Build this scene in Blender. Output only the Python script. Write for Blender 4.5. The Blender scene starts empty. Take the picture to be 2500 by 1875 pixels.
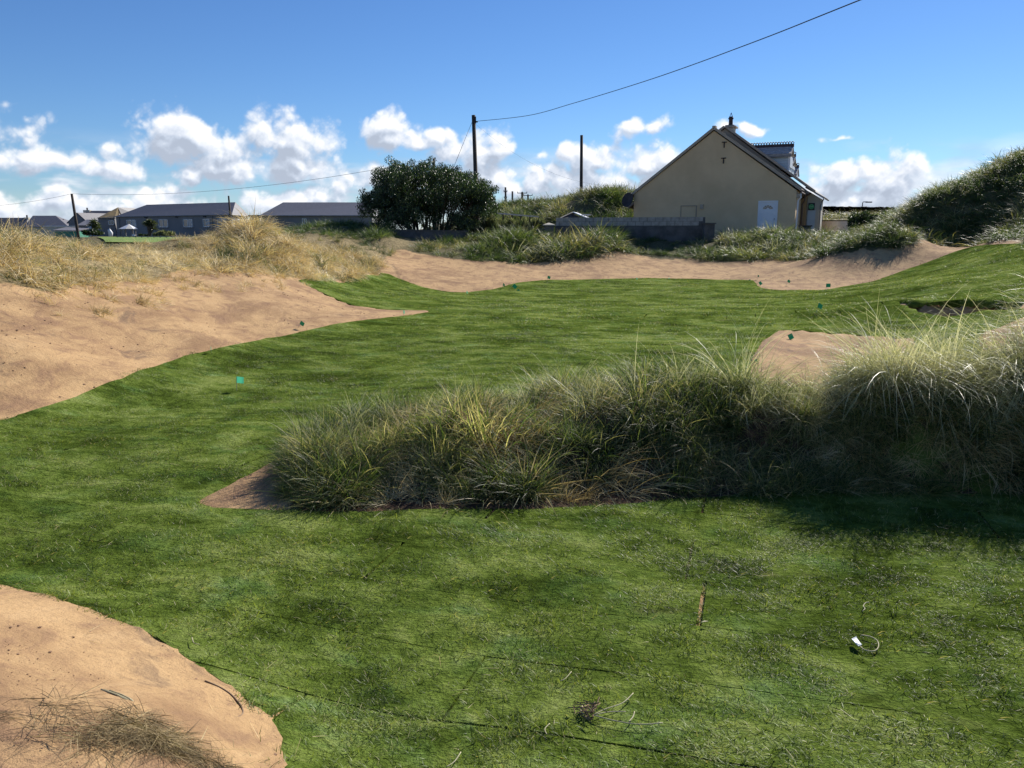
import bpy, bmesh, math, random
import numpy as np
from mathutils import Vector, Matrix

# ------------------------------------------------------------------ camera, sky, sun, exposure
scene = bpy.context.scene
F = 1962.0; CX = 1250.0; CY = 937.5; PITCH = math.radians(10.6); CAMH = 1.9
cp, sp = math.cos(PITCH), math.sin(PITCH)
cam_d = bpy.data.cameras.new('camera'); cam = bpy.data.objects.new('camera', cam_d)
scene.collection.objects.link(cam); scene.camera = cam
cam.location = (0, 0, CAMH); cam.rotation_euler = (math.pi/2 - PITCH, 0, 0)
cam_d.sensor_width = 36; cam_d.lens = 36*F/2500; cam_d.clip_end = 6000; cam_d.clip_start = 0.05

SUN_AZ = math.radians(37); SUN_EL = math.radians(34)
world = bpy.data.worlds.new('World'); scene.world = world; world.use_nodes = True
world.cycles.sampling_method = 'MANUAL'; world.cycles.sample_map_resolution = 256
sun_d = bpy.data.lights.new('sun', 'SUN'); sun = bpy.data.objects.new('sun', sun_d)
scene.collection.objects.link(sun)
sun_d.energy = 5.0; sun_d.angle = math.radians(0.53); sun_d.color = (1.0, 0.95, 0.86)
sdir = Vector((math.sin(SUN_AZ)*math.cos(SUN_EL), math.cos(SUN_AZ)*math.cos(SUN_EL), math.sin(SUN_EL)))
sun.rotation_euler = sdir.to_track_quat('Z', 'Y').to_euler(); sun.location = (20, 30, 40)
scene.view_settings.view_transform = 'Standard'; scene.view_settings.look = 'None'
scene.view_settings.exposure = 0.48; scene.view_settings.gamma = 1.0
scene.view_settings.use_curve_mapping = False
try:
    scene.cycles.transparent_max_bounces = 8
except Exception: pass

rng = np.random.default_rng(7); R = random.Random(5)

def ray(px, py):
    u = (px-CX)/F; v = (CY-py)/F
    return np.array([u, cp + v*sp, v*cp - sp])
def P(px, py, d):
    r = ray(px, py); t = d/r[1]
    return Vector((r[0]*t, d, CAMH + r[2]*t))
def PZ(px, py, z):
    r = ray(px, py); t = (z-CAMH)/r[2]
    return (r[0]*t, r[1]*t, z)
def XY(px, d, z=0.3):
    return ((px-CX)/F*(cp*d + (CAMH-z)*sp), d)

# ------------------------------------------------------------------ node helpers
class NT:
    def __init__(s, tree): s.t = tree; s.n = tree.nodes; s.l = tree.links
    def node(s, typ, **kw):
        n = s.n.new(typ)
        for k, v in kw.items(): setattr(n, k, v)
        return n
    def put(s, sock, v):
        if v is None: return
        if isinstance(v, bpy.types.NodeSocket): s.l.new(v, sock)
        else: sock.default_value = v
    def m(s, op, a, b=None, c=None, clamp=False):
        n = s.node('ShaderNodeMath', operation=op); n.use_clamp = clamp
        s.put(n.inputs[0], a); s.put(n.inputs[1], b)
        if c is not None: s.put(n.inputs[2], c)
        return n.outputs[0]
    def vm(s, op, a, b=None, out=0):
        n = s.node('ShaderNodeVectorMath', operation=op)
        s.put(n.inputs[0], a); s.put(n.inputs[1], b)
        return n.outputs[out]
    def xyz(s, x=0., y=0., z=0.):
        n = s.node('ShaderNodeCombineXYZ'); s.put(n.inputs[0], x); s.put(n.inputs[1], y); s.put(n.inputs[2], z)
        return n.outputs[0]
    def sep(s, v):
        n = s.node('ShaderNodeSeparateXYZ'); s.put(n.inputs[0], v); return n.outputs
    def noise(s, vec, scale, detail=4., rough=.55, dist=0., out=0, dims='3D'):
        n = s.node('ShaderNodeTexNoise', noise_dimensions=dims)
        s.put(n.inputs['Vector'], vec); n.inputs['Scale'].default_value = scale
        n.inputs['Detail'].default_value = detail; n.inputs['Roughness'].default_value = rough
        n.inputs['Distortion'].default_value = dist
        return n.outputs[out]
    def ss(s, x, a, b):
        n = s.node('ShaderNodeMapRange', interpolation_type='SMOOTHSTEP')
        s.put(n.inputs[0], x); s.put(n.inputs[1], a); s.put(n.inputs[2], b)
        return n.outputs[0]
    def mr(s, x, a, b, c, d):
        n = s.node('ShaderNodeMapRange')
        s.put(n.inputs[0], x); n.inputs[1].default_value = a; n.inputs[2].default_value = b
        n.inputs[3].default_value = c; n.inputs[4].default_value = d
        return n.outputs[0]
    def mix(s, f, a, b, blend='MIX'):
        n = s.node('ShaderNodeMix', data_type='RGBA', blend_type=blend)
        s.put(n.inputs[0], f)
        for sock, v in ((n.inputs[6], a), (n.inputs[7], b)):
            if isinstance(v, tuple) and len(v) == 3: v = v + (1,)
            s.put(sock, v)
        return n.outputs[2]
    def ramp(s, f, stops):
        n = s.node('ShaderNodeValToRGB'); s.put(n.inputs[0], f)
        e = n.color_ramp.elements
        while len(e) < len(stops): e.new(0.5)
        for el, (p, c) in zip(e, stops): el.position = p; el.color = tuple(c)+(1,)
        return n.outputs[0]

# ------------------------------------------------------------------ the sky: Nishita air with cumulus clouds along the horizon
wt = NT(world.node_tree); wt.n.clear()
skyn = wt.node('ShaderNodeTexSky', sky_type='NISHITA'); skyn.sun_disc = False
skyn.sun_elevation = SUN_EL; skyn.sun_rotation = SUN_AZ
skyn.air_density = 1.0; skyn.dust_density = 0.05; skyn.ozone_density = 2.5; skyn.altitude = 0
tc = wt.node('ShaderNodeTexCoord')
dx, dy, dz = wt.sep(tc.outputs['Generated'])
hsv = wt.node('ShaderNodeHueSaturation'); wt.put(hsv.inputs['Color'], skyn.outputs[0])
hsv.inputs['Saturation'].default_value = 1.12; hsv.inputs['Value'].default_value = 1.0
low_ = wt.ss(dz, .30, .0)
skyc = wt.mix(1.0, hsv.outputs[0], wt.mix(low_, (.52, .67, .92), (.52, .70, .97)), 'MULTIPLY')
c3 = wt.mix(wt.ss(dz, -.01, .0), (1.2, 1.1, .9), skyc)
bg = wt.node('ShaderNodeBackground'); wt.put(bg.inputs[0], c3); bg.inputs[1].default_value = 0.085
wo = wt.node('ShaderNodeOutputWorld'); wt.l.new(bg.outputs[0], wo.inputs[0])

# ------------------------------------------------------------------ object helpers
COL = scene.collection
ORG = {}
def tag(o, label=None, cat=None, group=None, kind=None):
    if label: o['label'] = label
    if cat: o['category'] = cat
    if group: o['group'] = group
    if kind: o['kind'] = kind
    return o
def thing(name, label, cat, loc=(0,0,0), group=None):
    o = bpy.data.objects.new(name, None); COL.objects.link(o); o.location = loc
    o.empty_display_size = .3
    ORG[o.name] = Vector(loc)
    return tag(o, label, cat, group)
def link_mesh(name, me, parent=None):
    o = bpy.data.objects.new(name, me); COL.objects.link(o)
    if parent is not None:
        o.parent = parent; ORG[o.name] = ORG.get(parent.name, Vector())
    return o
class MB:
    def __init__(s): s.v = []; s.f = []
    def add(s, vs, fs):
        k = len(s.v); s.v += [tuple(v) for v in vs]; s.f += [tuple(i+k for i in f) for f in fs]; return s
    def quad(s, a, b, c, d): return s.add([a,b,c,d], [(0,1,2,3)])
    def box(s, x0, x1, y0, y1, z0, z1, M=None):
        vs = [Vector((x,y,z)) for z in (z0,z1) for y in (y0,y1) for x in (x0,x1)]
        if M is not None: vs = [M @ v for v in vs]
        return s.add(vs, [(0,2,3,1),(4,5,7,6),(0,1,5,4),(2,6,7,3),(1,3,7,5),(0,4,6,2)])
    def prism(s, poly, off):          # polygon extruded by a vector
        n = len(poly); a = [Vector(p) for p in poly]; b = [p+Vector(off) for p in a]
        fs = [tuple(range(n)), tuple(range(2*n-1, n-1, -1))]
        fs += [(i, n+i, n+(i+1)%n, (i+1)%n) for i in range(n)]
        return s.add(a+b, fs)
    def tube(s, pts, rad, seg=6, cap=True):
        pts = [Vector(p) for p in pts]; n = len(pts)
        if not hasattr(rad, '__len__'): rad = [rad]*n
        vs = []; 
        for i, p in enumerate(pts):
            t = (pts[min(i+1,n-1)]-pts[max(i-1,0)]).normalized()
            u = t.orthogonal().normalized() if abs(t.z) > .9 else t.cross(Vector((0,0,1))).normalized()
            w = t.cross(u)
            for k in range(seg):
                a = 2*math.pi*k/seg
                vs.append(p + (u*math.cos(a)+w*math.sin(a))*rad[i])
        fs = []
        for i in range(n-1):
            for k in range(seg):
                k2 = (k+1)%seg
                fs.append((i*seg+k, i*seg+k2, (i+1)*seg+k2, (i+1)*seg+k))
        if cap: fs += [tuple(range(seg-1,-1,-1)), tuple((n-1)*seg+k for k in range(seg))]
        return s.add(vs, fs)
    def mesh(s, name, mat, org=Vector(), smooth=False):
        me = bpy.data.meshes.new(name)
        me.from_pydata([tuple(Vector(v)-org) for v in s.v], [], s.f)
        me.materials.append(mat); me.update()
        if smooth: me.polygons.foreach_set('use_smooth', [True]*len(me.polygons))
        return me
    def build(s, name, mat, parent=None, smooth=False, recalc=True):
        org = ORG.get(parent.name, Vector()) if parent is not None else Vector()
        me = s.mesh(name, mat, org, smooth)
        if recalc:
            bm = bmesh.new(); bm.from_mesh(me); bmesh.ops.recalc_face_normals(bm, faces=bm.faces); bm.to_mesh(me); bm.free()
        return link_mesh(name, me, parent)
def copy_tree(o, parent=None, loc=None, rot=None, scl=None):
    c = o.copy(); COL.objects.link(c)
    if parent is not None: c.parent = parent
    if loc is not None: c.location = loc
    if rot is not None: c.rotation_euler = rot
    if scl is not None: c.scale = (scl,)*3
    for ch in list(o.children): copy_tree(ch, c)
    return c

# ------------------------------------------------------------------ materials
def new_mat(name):
    m = bpy.data.materials.new(name); m.use_nodes = True; t = NT(m.node_tree); t.n.clear()
    out = t.node('ShaderNodeOutputMaterial'); return m, t, out
def surf(name, c1, c2, scale=2., rough=.85, bump=.2, bscale=30., stretch=(1,1,1), spec=.3, metal=0.):
    m, t, out = new_mat(name)
    b = t.node('ShaderNodeBsdfPrincipled')
    pos = t.node('ShaderNodeNewGeometry').outputs['Position']
    v = t.vm('MULTIPLY', pos, stretch)
    n = t.noise(v, scale, 6., .6)
    n3 = t.noise(pos, scale*9, 4., .6)
    f = t.m('ADD', t.ss(n, .3, .7), t.m('MULTIPLY', t.m('SUBTRACT', n3, .5), .5), clamp=True)
    t.put(b.inputs['Base Color'], t.mix(f, c1, c2))
    b.inputs['Roughness'].default_value = rough; b.inputs['Metallic'].default_value = metal
    b.inputs['Specular IOR Level'].default_value = spec
    if bump:
        bp = t.node('ShaderNodeBump'); bp.inputs['Strength'].default_value = bump; bp.inputs['Distance'].default_value = .02
        t.put(bp.inputs['Height'], t.noise(v, bscale, 5., .6)); t.l.new(bp.outputs[0], b.inputs['Normal'])
    t.l.new(b.outputs[0], out.inputs[0]); return m
def foliage(name, stops, trans=.45, nscale=.8, rough=.55, spec=.35, tcol=(1.1, 1.15, .6), vary=.55):
    """leaf or blade shader: colour from the instance tint plus slow noise over the ground, part of the light passes through"""
    m, t, out = new_mat(name)
    pos = t.node('ShaderNodeNewGeometry').outputs['Position']
    at = t.node('ShaderNodeAttribute'); at.attribute_type = 'INSTANCER'; at.attribute_name = 'tint'
    ab = t.node('ShaderNodeAttribute'); ab.attribute_type = 'GEOMETRY'; ab.attribute_name = 'bt'
    n = t.noise(pos, nscale, 3., .6)
    f = t.m('ADD', t.m('MULTIPLY', t.m('SUBTRACT', n, .5), 1.0), t.m('ADD', at.outputs['Fac'], t.m('MULTIPLY', t.m('SUBTRACT', ab.outputs['Fac'], .5), vary)), clamp=True)
    c = t.ramp(f, stops)
    b = t.node('ShaderNodeBsdfPrincipled'); t.put(b.inputs['Base Color'], c)
    b.inputs['Roughness'].default_value = rough; b.inputs['Specular IOR Level'].default_value = spec
    tr = t.node('ShaderNodeBsdfTranslucent'); t.put(tr.inputs[0], t.mix(1., c, tcol, 'MULTIPLY'))
    mx = t.node('ShaderNodeMixShader'); mx.inputs[0].default_value = trans
    t.l.new(b.outputs[0], mx.inputs[1]); t.l.new(tr.outputs[0], mx.inputs[2]); t.l.new(mx.outputs[0], out.inputs[0])
    return m

# ------------------------------------------------------------------ numpy noise
def _h(ix, iy, s):
    n = (ix*374761393 + iy*668265263 + s*1442695041) & 0x7fffffff
    n = ((n ^ (n >> 13))*1274126177) & 0x7fffffff
    return ((n ^ (n >> 16)) & 0xffff)/65535.0
def vnoise(x, y, s=0):
    x = np.asarray(x, float); y = np.asarray(y, float)
    ix = np.floor(x).astype(np.int64); iy = np.floor(y).astype(np.int64)
    fx = x-ix; fy = y-iy; fx = fx*fx*(3-2*fx); fy = fy*fy*(3-2*fy)
    a = _h(ix,iy,s); b = _h(ix+1,iy,s); c = _h(ix,iy+1,s); d = _h(ix+1,iy+1,s)
    return (a*(1-fx)+b*fx)*(1-fy) + (c*(1-fx)+d*fx)*fy - .5
def fbm(x, y, o=4, s=0):
    r = 0; a = 1
    for i in range(o): r = r + a*vnoise(x*2**i, y*2**i, s+i*17); a *= .5
    return r
def sstep(x, a, b):
    t = np.clip((x-a)/(b-a), 0, 1); return t*t*(3-2*t)

# ------------------------------------------------------------------ cumulus clouds: a far shell around the scene, shaded by its own density
BL = [  # cloud puffs: azimuth and elevation read from the photograph, radii (hundredths of a radian)
 (40,320,60,45),(60,385,120,45),(185,400,90,50),(270,372,40,40),(300,415,80,36),
 (400,355,95,62),(470,338,100,68),(560,358,90,46),(640,338,85,70),(700,350,110,70),(790,345,85,75),(560,410,110,45),(700,410,150,45),
 (465,428,36,24),(585,425,70,30),(930,322,52,50),(1000,338,60,22),(1068,334,48,24),(1100,375,65,40),(1160,385,60,48),(1228,362,46,52),
 (1325,378,36,22),(1380,378,44,32),(1555,312,70,30),(1600,308,50,32),(1460,395,80,48),(1570,405,90,52),(1640,390,80,55),(1345,430,110,45),(1250,450,140,50),(1480,455,190,60),
 (1830,312,34,14),(2050,337,40,10),(2060,440,120,55),(2130,430,90,78),(2190,440,70,60),(1985,460,80,48),(1775,311,50,20),
 (200,500,420,50),(700,490,200,44),(900,450,120,42),(1050,480,180,60),(1400,500,260,50),(2100,500,260,50)]
def azel(px, py):
    r = ray(px, py); r = r/np.linalg.norm(r)
    return math.atan2(r[0], r[1]), math.asin(r[2])
_rc = random.Random(12)
BLr = [(*azel(px, py), rx*.00052, ry*.00052) for px, py, rx, ry in BL]
for k in range(60):
    a_ = _rc.uniform(.75, 2*math.pi-.75); BLr.append((a_ if a_ < math.pi else a_-2*math.pi, _rc.uniform(.03,.15), _rc.uniform(.04,.12), _rc.uniform(.02,.045)))
def cloud_d(a, e):
    wa = a + .012*fbm(a*38, e*38, 3, 101); we = e + .010*fbm(a*38, e*38, 3, 131)
    acc = np.full(a.shape, -1.5)
    for (ca, ce, ra, re) in BLr:
        m = np.abs(a-ca) < ra*2.2
        if not m.any(): continue
        d = 1-np.sqrt(((wa[m]-ca)/ra)**2 + ((we[m]-ce)/re)**2)
        x = acc[m]; h = np.clip(.5+.5*(d-x)/.3, 0, 1); acc[m] = x*(1-h)+d*h+.3*h*(1-h)*.5
    n = 0; amp = 1.
    for i, f_ in enumerate((34, 71, 150, 310, 640)):
        c_, s_ = math.cos(.6+i*1.1), math.sin(.6+i*1.1); n = n + amp*(np.abs(vnoise((a*c_+e*s_)*f_+7*i, (e*c_-a*s_)*f_, 200+i) + .5*vnoise((a*c_-e*s_)*f_*.8+3, (e*c_+a*s_)*f_*.8, 240+i))*2-.42); amp *= .55
    n2 = fbm(a*24, e*30, 6, 260)
    return acc*1.15 + .5*n + .8*n2 - .17

def build_clouds():
    fine = np.arange(-.66, .66, .00085); az_ = np.concatenate([np.arange(-math.pi, -.66, .008), fine, np.arange(.66, math.pi+.008, .008)])
    el_ = np.arange(-.004, .235, .00085); AZ, EL = np.meshgrid(az_, el_)
    D = cloud_d(AZ, EL); Du = cloud_d(AZ+.004, EL+.0075); Dv = cloud_d(AZ+.010, EL+.021)
    al = sstep(D, -.14, .62)
    grad = np.clip((D-Du)*1.4, -.5, .8)
    occ = sstep(Dv, .1, .95)
    sh = np.clip(.58 + .55*grad - .52*occ, 0, 1)
    sh = sh*(1-.25*sstep(.3-D, 0, .3)) 
    # low veil and streaks above the horizon
    vs = fbm(AZ*9, EL*55, 5, 300) + .35*fbm(AZ*30, EL*90, 4, 320)
    va = sstep(vs, -.22, .35)*(1-sstep(EL, .045, .115))*.85
    va = np.maximum(va, (1-sstep(EL, 0, .05))*.55)
    vsh = np.clip(.5+.9*fbm(AZ*26, EL*60, 5, 340), 0, 1)
    a_t = al + va*(1-al); sht = (sh*al + vsh*va*(1-al))/np.maximum(a_t, 1e-4)
    R0 = 3200.
    V = np.stack([np.sin(AZ)*np.cos(EL)*R0, np.cos(AZ)*np.cos(EL)*R0, np.sin(EL)*R0], -1).reshape(-1, 3)
    nx, ny = len(az_), len(el_); i0 = (np.arange(ny-1)[:,None]*nx + np.arange(nx-1)[None,:]).ravel()
    # leave out the clear parts
    keep = (a_t.ravel()[i0]+a_t.ravel()[i0+1]+a_t.ravel()[i0+nx]+a_t.ravel()[i0+nx+1]) > .004
    i0 = i0[keep]; Fc = np.stack([i0, i0+1, i0+nx+1, i0+nx], -1)
    me = bpy.data.meshes.new('sky_clouds'); me.vertices.add(len(V)); me.vertices.foreach_set('co', V.astype(np.float32).ravel())
    me.loops.add(Fc.size); me.loops.foreach_set('vertex_index', Fc.ravel().astype(np.int32))
    me.polygons.add(len(Fc)); me.polygons.foreach_set('loop_start', np.arange(0, Fc.size, 4, dtype=np.int32)); me.update(calc_edges=True)
    for nm, arr in (('cover', a_t), ('light', sht)):
        at = me.attributes.new(nm, 'FLOAT', 'POINT'); at.data.foreach_set('value', arr.ravel().astype(np.float32))
    m, t, out = new_mat('cloud_light'); m.cycles.emission_sampling = 'NONE'
    c_ = t.node('ShaderNodeAttribute'); c_.attribute_name = 'cover'; l_ = t.node('ShaderNodeAttribute'); l_.attribute_name = 'light'
    em = t.node('ShaderNodeEmission'); t.put(em.inputs[0], t.ramp(l_.outputs['Fac'], [(0., (.43,.49,.60)), (.3, (.55,.62,.74)), (.6, (.74,.79,.88)), (.85, (.92,.94,.97)), (1., (1.,1.,1.))])); em.inputs[1].default_value = .80
    tr = t.node('ShaderNodeBsdfTransparent'); mx = t.node('ShaderNodeMixShader'); t.put(mx.inputs[0], c_.outputs['Fac'])
    t.l.new(tr.outputs[0], mx.inputs[1]); t.l.new(em.outputs[0], mx.inputs[2]); t.l.new(mx.outputs[0], out.inputs[0])
    me.materials.append(m); o = link_mesh('sky_clouds', me); tag(o, kind='structure')
build_clouds()
# ------------------------------------------------------------------ terrain height
ctrl = []
for px, py, z in [ (0,1027,0),(200,965,0),(400,890,0),(650,825,0),(900,780,0),(1050,760,0),(300,1250,0),(700,1300,0),(1250,1300,0),
    (1250,1875,0),(2000,1875,0),(2500,1875,0),(2500,1350,0),(1000,1000,0),(1500,1000,0),(1900,1000,0),(500,1050,0),(1250,850,0),
    (1700,850,0),(1600,760,0),(1300,760,0),(1700,700,.02),(1350,690,.02),(1600,680,.03),(1840,686,.0),(1100,715,-.12),(1250,700,-.05),
    (1900,706,-.1),(2050,705,-.05),(2050,800,0),(2100,740,.05),
    (690,1875,.02),(690,1790,.02),(520,1650,.02),(330,1530,.03),(0,1425,.05),(100,1640,.30),(300,1740,.33),(450,1820,.30),(-300,1500,.4),(200,1875,.42),(480,1700,.12),(180,1530,.16),(600,1500,0),(300,1400,0),(0,1300,0) ]:
    ctrl.append(PZ(px, py, z))
for px, py, d in [ (0,700,12),(200,692,14),(400,688,17),(480,655,20),(600,662,21),(728,680,24),(830,684,26.5),(900,668,30),(940,668,30.5),
    (940,640,34),(0,612,15.2),(-300,606,14.5),(150,634,17),(300,638,19.5),(420,640,22),(520,624,24),(590,556,26.5),(640,544,27.5),(700,572,28),(800,610,31),(890,606,35.5),(960,603,38),
    (850,742,21),(950,757,20.4),(60,860,9.6),(300,800,12.5),(600,740,17),(800,735,20.5),
    (960,625,36.5),(1100,642,37),(1300,642,38),(1500,630,39),(1700,642,39),(1850,642,38),(2000,627,37),(2200,607,36),(2350,600,35),
    (1100,604,41),(1300,591,42.3),(1450,590,42.5),(1520,600,42.5),(1700,597,42.5),(1900,590,41.5),(2100,580,40.5),
    (2150,680,30.5),(2250,645,31.5),(2350,612,32.5),(2500,602,28),(2500,690,20),(2300,690,22),(2200,735,18.3),(2350,725,19),(2330,772,16.5),
    (2500,765,15),(2400,810,14),(2500,800,13),(2250,800,15),(2180,545,35),(2300,478,37.5),(2400,432,38.5),(2500,392,38.5),(2700,340,38),(2900,320,36),
    (2200,592,33.5),(2400,594,31.5),(2500,592,29.5),(2700,590,27),
    (750,558,45),(850,550,46),(900,562,47),(860,575,39),
    (1230,512,74),(1300,506,70),(1350,497,67),(1440,474,65),(1520,482,64),(1600,500,66),(2050,530,76),(2150,530,74),(2250,520,72) ]:
    ctrl.append(tuple(P(px, py, d)))
ctrl += [(0,-3,0),(-4,-2,.5),(6,-3,0),(9,2,.05),(8,6,.1),(12,10,.6),(13,16,1.4),(-8,2,.6),(-9,6.5,.5),(-12,9,1.3),(-16,14,1.9),(-25,25,1.15),
    (-14,32,.95),(-22,42,1.0),(-17,50,1.0),(-11,29,1.0),(-18,27,1.0),(-5,50,1.5),(-30,60,1.3),(-10,70,1.5),(2,60,1.7),(8,54,1.7),(14,50,1.7),(18,46,1.6),(22,52,1.7),(14,58,1.7),(27,60,1.9),
    (4,52,1.6),(7,57,1.8),(20,90,1.8),(0,95,1.6),(-40,100,1.3),(40,95,2.2),(36,50,3.0),(40,40,5.0),(34,60,2.3),(-70,120,1.4),(0,130,1.4),(70,120,1.6),(-80,40,1.6),(90,50,2),(-40,0,1.5),(40,0,1.5),(0,-30,.5),(60,20,3),(30,22,4.5)]
ctrl = np.array([tuple(c) for c in ctrl])
CC = 0.35
def _phi(r2): return np.sqrt(r2 + CC*CC)
_n = len(ctrl)
A = np.zeros((_n+3, _n+3)); d2 = ((ctrl[:,None,:2]-ctrl[None,:,:2])**2).sum(-1)
A[:_n,:_n] = -_phi(d2) + np.eye(_n)*(.02); A[:_n,_n] = 1; A[:_n,_n+1:] = ctrl[:,:2]; A[_n,:_n] = 1; A[_n+1:,:_n] = ctrl[:,:2].T
wts = np.linalg.solve(A, np.concatenate([ctrl[:,2], [0,0,0]]))
SPX = np.array([660,740,900,1300,1700,2000,2300,2700,3200]); SPD = np.array([6.1,6.15,6.5,6.95,6.75,6.5,6.3,6.35,6.6]); SPF = np.array([.6,.68,1.0,1.42,1.05,.75,.55,.5,.5])
spine = np.array([XY(a,b,.2) for a,b in zip(SPX, SPD)]); SPH = np.array([.02,.15,.28,.42,.44,.52,.72,.95,1.0])
def seg_dist(x, y, A, B):
    dx, dy = B[0]-A[0], B[1]-A[1]; L = dx*dx+dy*dy
    t = np.clip(((x-A[0])*dx+(y-A[1])*dy)/L, 0, 1)
    return np.hypot(x-(A[0]+t*dx), y-(A[1]+t*dy)), t
def ridge(x, y):
    best = np.full(np.shape(x), 1e9); hh = np.zeros(np.shape(x)); side = np.zeros(np.shape(x)); wf = np.full(np.shape(x), .6)
    for i in range(len(spine)-1):
        d, t = seg_dist(x, y, spine[i], spine[i+1])
        h = SPH[i]*(1-t)+SPH[i+1]*t; m = d < best
        ys = spine[i][1]*(1-t)+spine[i+1][1]*t
        best = np.where(m, d, best); hh = np.where(m, h, hh); wf = np.where(m, SPF[i]*(1-t)+SPF[i+1]*t, wf); side = np.where(m, np.sign(y-ys), side)
    w = np.where(side < 0, wf, .9); best = best*np.where(side < 0, .62/wf, 1.)*1.0; w = np.where(side < 0, .62, .9)
    k = 1-np.clip(best/w, 0, 1)
    return hh*sstep(k, 0, .75)*(1+.7*fbm(x*2.3, y*2.3, 3, 88)), best, side
def inpoly(x, y, poly):
    c = np.zeros(np.shape(x), bool); n = len(poly)
    for i in range(n):
        x1, y1 = poly[i][:2]; x2, y2 = poly[(i+1)%n][:2]
        if y1 == y2: continue
        m = ((y1 > y) != (y2 > y)) & (x < (x2-x1)*(y-y1)/(y2-y1)+x1)
        c ^= m
    return c
def sdist(x, y, poly):
    x = np.asarray(x, float); y = np.asarray(y, float)
    b = np.full(x.shape, 1e9); n = len(poly)
    for i in range(n):
        b = np.minimum(b, seg_dist(x, y, poly[i], poly[(i+1)%n])[0])
    return np.where(inpoly(x, y, poly), -b, b)
def h_rbf(x, y):
    x = np.asarray(x, float); y = np.asarray(y, float); sh = x.shape
    xf = x.ravel(); yf = y.ravel(); out = np.zeros(len(xf))
    for k in range(0, len(xf), 20000):
        a = xf[k:k+20000]; b = yf[k:k+20000]
        r2 = (a[:,None]-ctrl[None,:,0])**2 + (b[:,None]-ctrl[None,:,1])**2
        out[k:k+20000] = -_phi(r2) @ wts[:_n] + wts[_n] + a*wts[_n+1] + b*wts[_n+2]
    out = out.reshape(sh)
    far = sstep(np.hypot(x, y-30), 75, 125)
    return out*(1-far) + 1.45*far
def hit(px, py, f=h_rbf):
    r = ray(px, py); ts = np.concatenate([np.linspace(1.5, 12, 700), np.linspace(12.02, 80, 1700)])
    z = CAMH + r[2]*ts; hh = f(r[0]*ts, r[1]*ts)
    k = np.argmax(z < hh)
    if k == 0: k = len(ts)-1
    return (r[0]*ts[k], r[1]*ts[k])
def hits(l): return [hit(*p) for p in l]
def jit(poly, amp=.04, step=.35, seed=1):       # resample a polygon and make its edge uneven
    out = []
    for i in range(len(poly)):
        a = np.array(poly[i]); b = np.array(poly[(i+1)%len(poly)]); L = np.linalg.norm(b-a); n = max(1, int(L/step))
        nrm = np.array([b[1]-a[1], a[0]-b[0]])/(L+1e-9)
        for k in range(n):
            p = a+(b-a)*k/n
            out.append(tuple(p + nrm*amp*2*fbm(p[0]*1.7, p[1]*1.7, 4, seed)))
    return out

edge_left = hits([(0,1027),(120,992),(200,962),(300,925),(400,890),(450,872),(510,858),(580,843),(650,826),(720,812),(780,800),(900,781),(1000,768),(1050,759)])
lobe = hits([(1040,756),(950,755),(900,750),(850,741),(790,716),(750,697),(728,682),(760,677),(795,672),(812,683),(828,692),(850,682),(875,672),(905,674),(930,667),(950,670),
    (975,682),(1000,691),(1030,700),(1060,707),(1100,712),(1140,713),(1200,708),(1232,700),(1262,691),(1300,686),(1345,682),(1420,681),(1500,680),(1600,679),(1700,681),(1800,683),(1838,685),(1846,692),(1850,700),(1870,706),
    (1905,709),(1960,709),(2010,706),(2060,699),(2110,690),(2150,680),(2200,662),(2250,645),(2300,627),(2350,610),(2400,601),(2450,597),(2500,596),(2600,594)])
mound_edge = hits([(695,1875),(698,1830),(693,1790),(650,1745),(590,1700),(520,1648),(430,1585),(330,1530),(250,1500),(160,1468),(80,1443),(0,1424)])
lawn_outer = [(-7.2,6.3)] + edge_left + lobe + [(17,24),(12.5,14),(11,6),(10,-1.5),(1,-1.5),(-.7,-1.5),(-.75,1.2)] + mound_edge + [(-4.2,3.9),(-6.5,4.0),(-8.5,5.0)]
def crumble(poly, rmax=7.5, step=.05, amp=.006):
    out = []
    for i in range(len(poly)):
        a = np.array(poly[i]); b = np.array(poly[(i+1)%len(poly)]); L = np.linalg.norm(b-a)
        out.append(tuple(a))
        if np.hypot(*(a+b)/2) < rmax and a[1] > .8 and L > step:
            nrm = np.array([b[1]-a[1], a[0]-b[0]])/L
            for k in range(1, int(L/step)):
                p = a+(b-a)*k*step/L; out.append(tuple(p+nrm*amp*3*fbm(p[0]*19, p[1]*19, 2, 71)))
    return out
lawn_outer = jit(lawn_outer, .022, .3)
hole_ridge = jit([XY(a,b,0) for a,b in [(466,5.6),(520,5.47),(700,5.42),(1000,5.42),(1300,5.44),(1500,5.52),(1700,5.72),(2000,5.95),(2500,6.2),(3200,6.6),(3200,8.0),(2500,7.5),(2100,7.45),(1700,7.65),(1300,7.8),(1000,7.45),(800,7.0),(690,6.75),(600,6.15)]], .03, .2)
hole_bunker = jit(hits([(1890,812),(1906,806),(1960,809),(2040,816),(2130,824),(2230,832),(2240,880),(2150,930),(2000,960),(1830,945),(1835,880),(1862,836)]), .01, .25)
hole_pit = jit(hits([(2185,737),(2235,738),(2290,738),(2350,735),(2420,736),(2520,741),(2640,748),(2640,760),(2480,752),(2400,756),(2330,769),(2270,766),(2225,752)]), .02, .3)
hole_right = jit(hits([(2385,828),(2430,805),(2470,788),(2520,768),(2640,760),(2640,850),(2520,880),(2400,860)]), .02, .25)
HOLES = [hole_ridge, hole_bunker, hole_pit, hole_right]
def lawn_sd(x, y):
    d = sdist(x, y, lawn_outer)
    for h in HOLES: d = np.maximum(d, -sdist(x, y, h))
    return d
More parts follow.
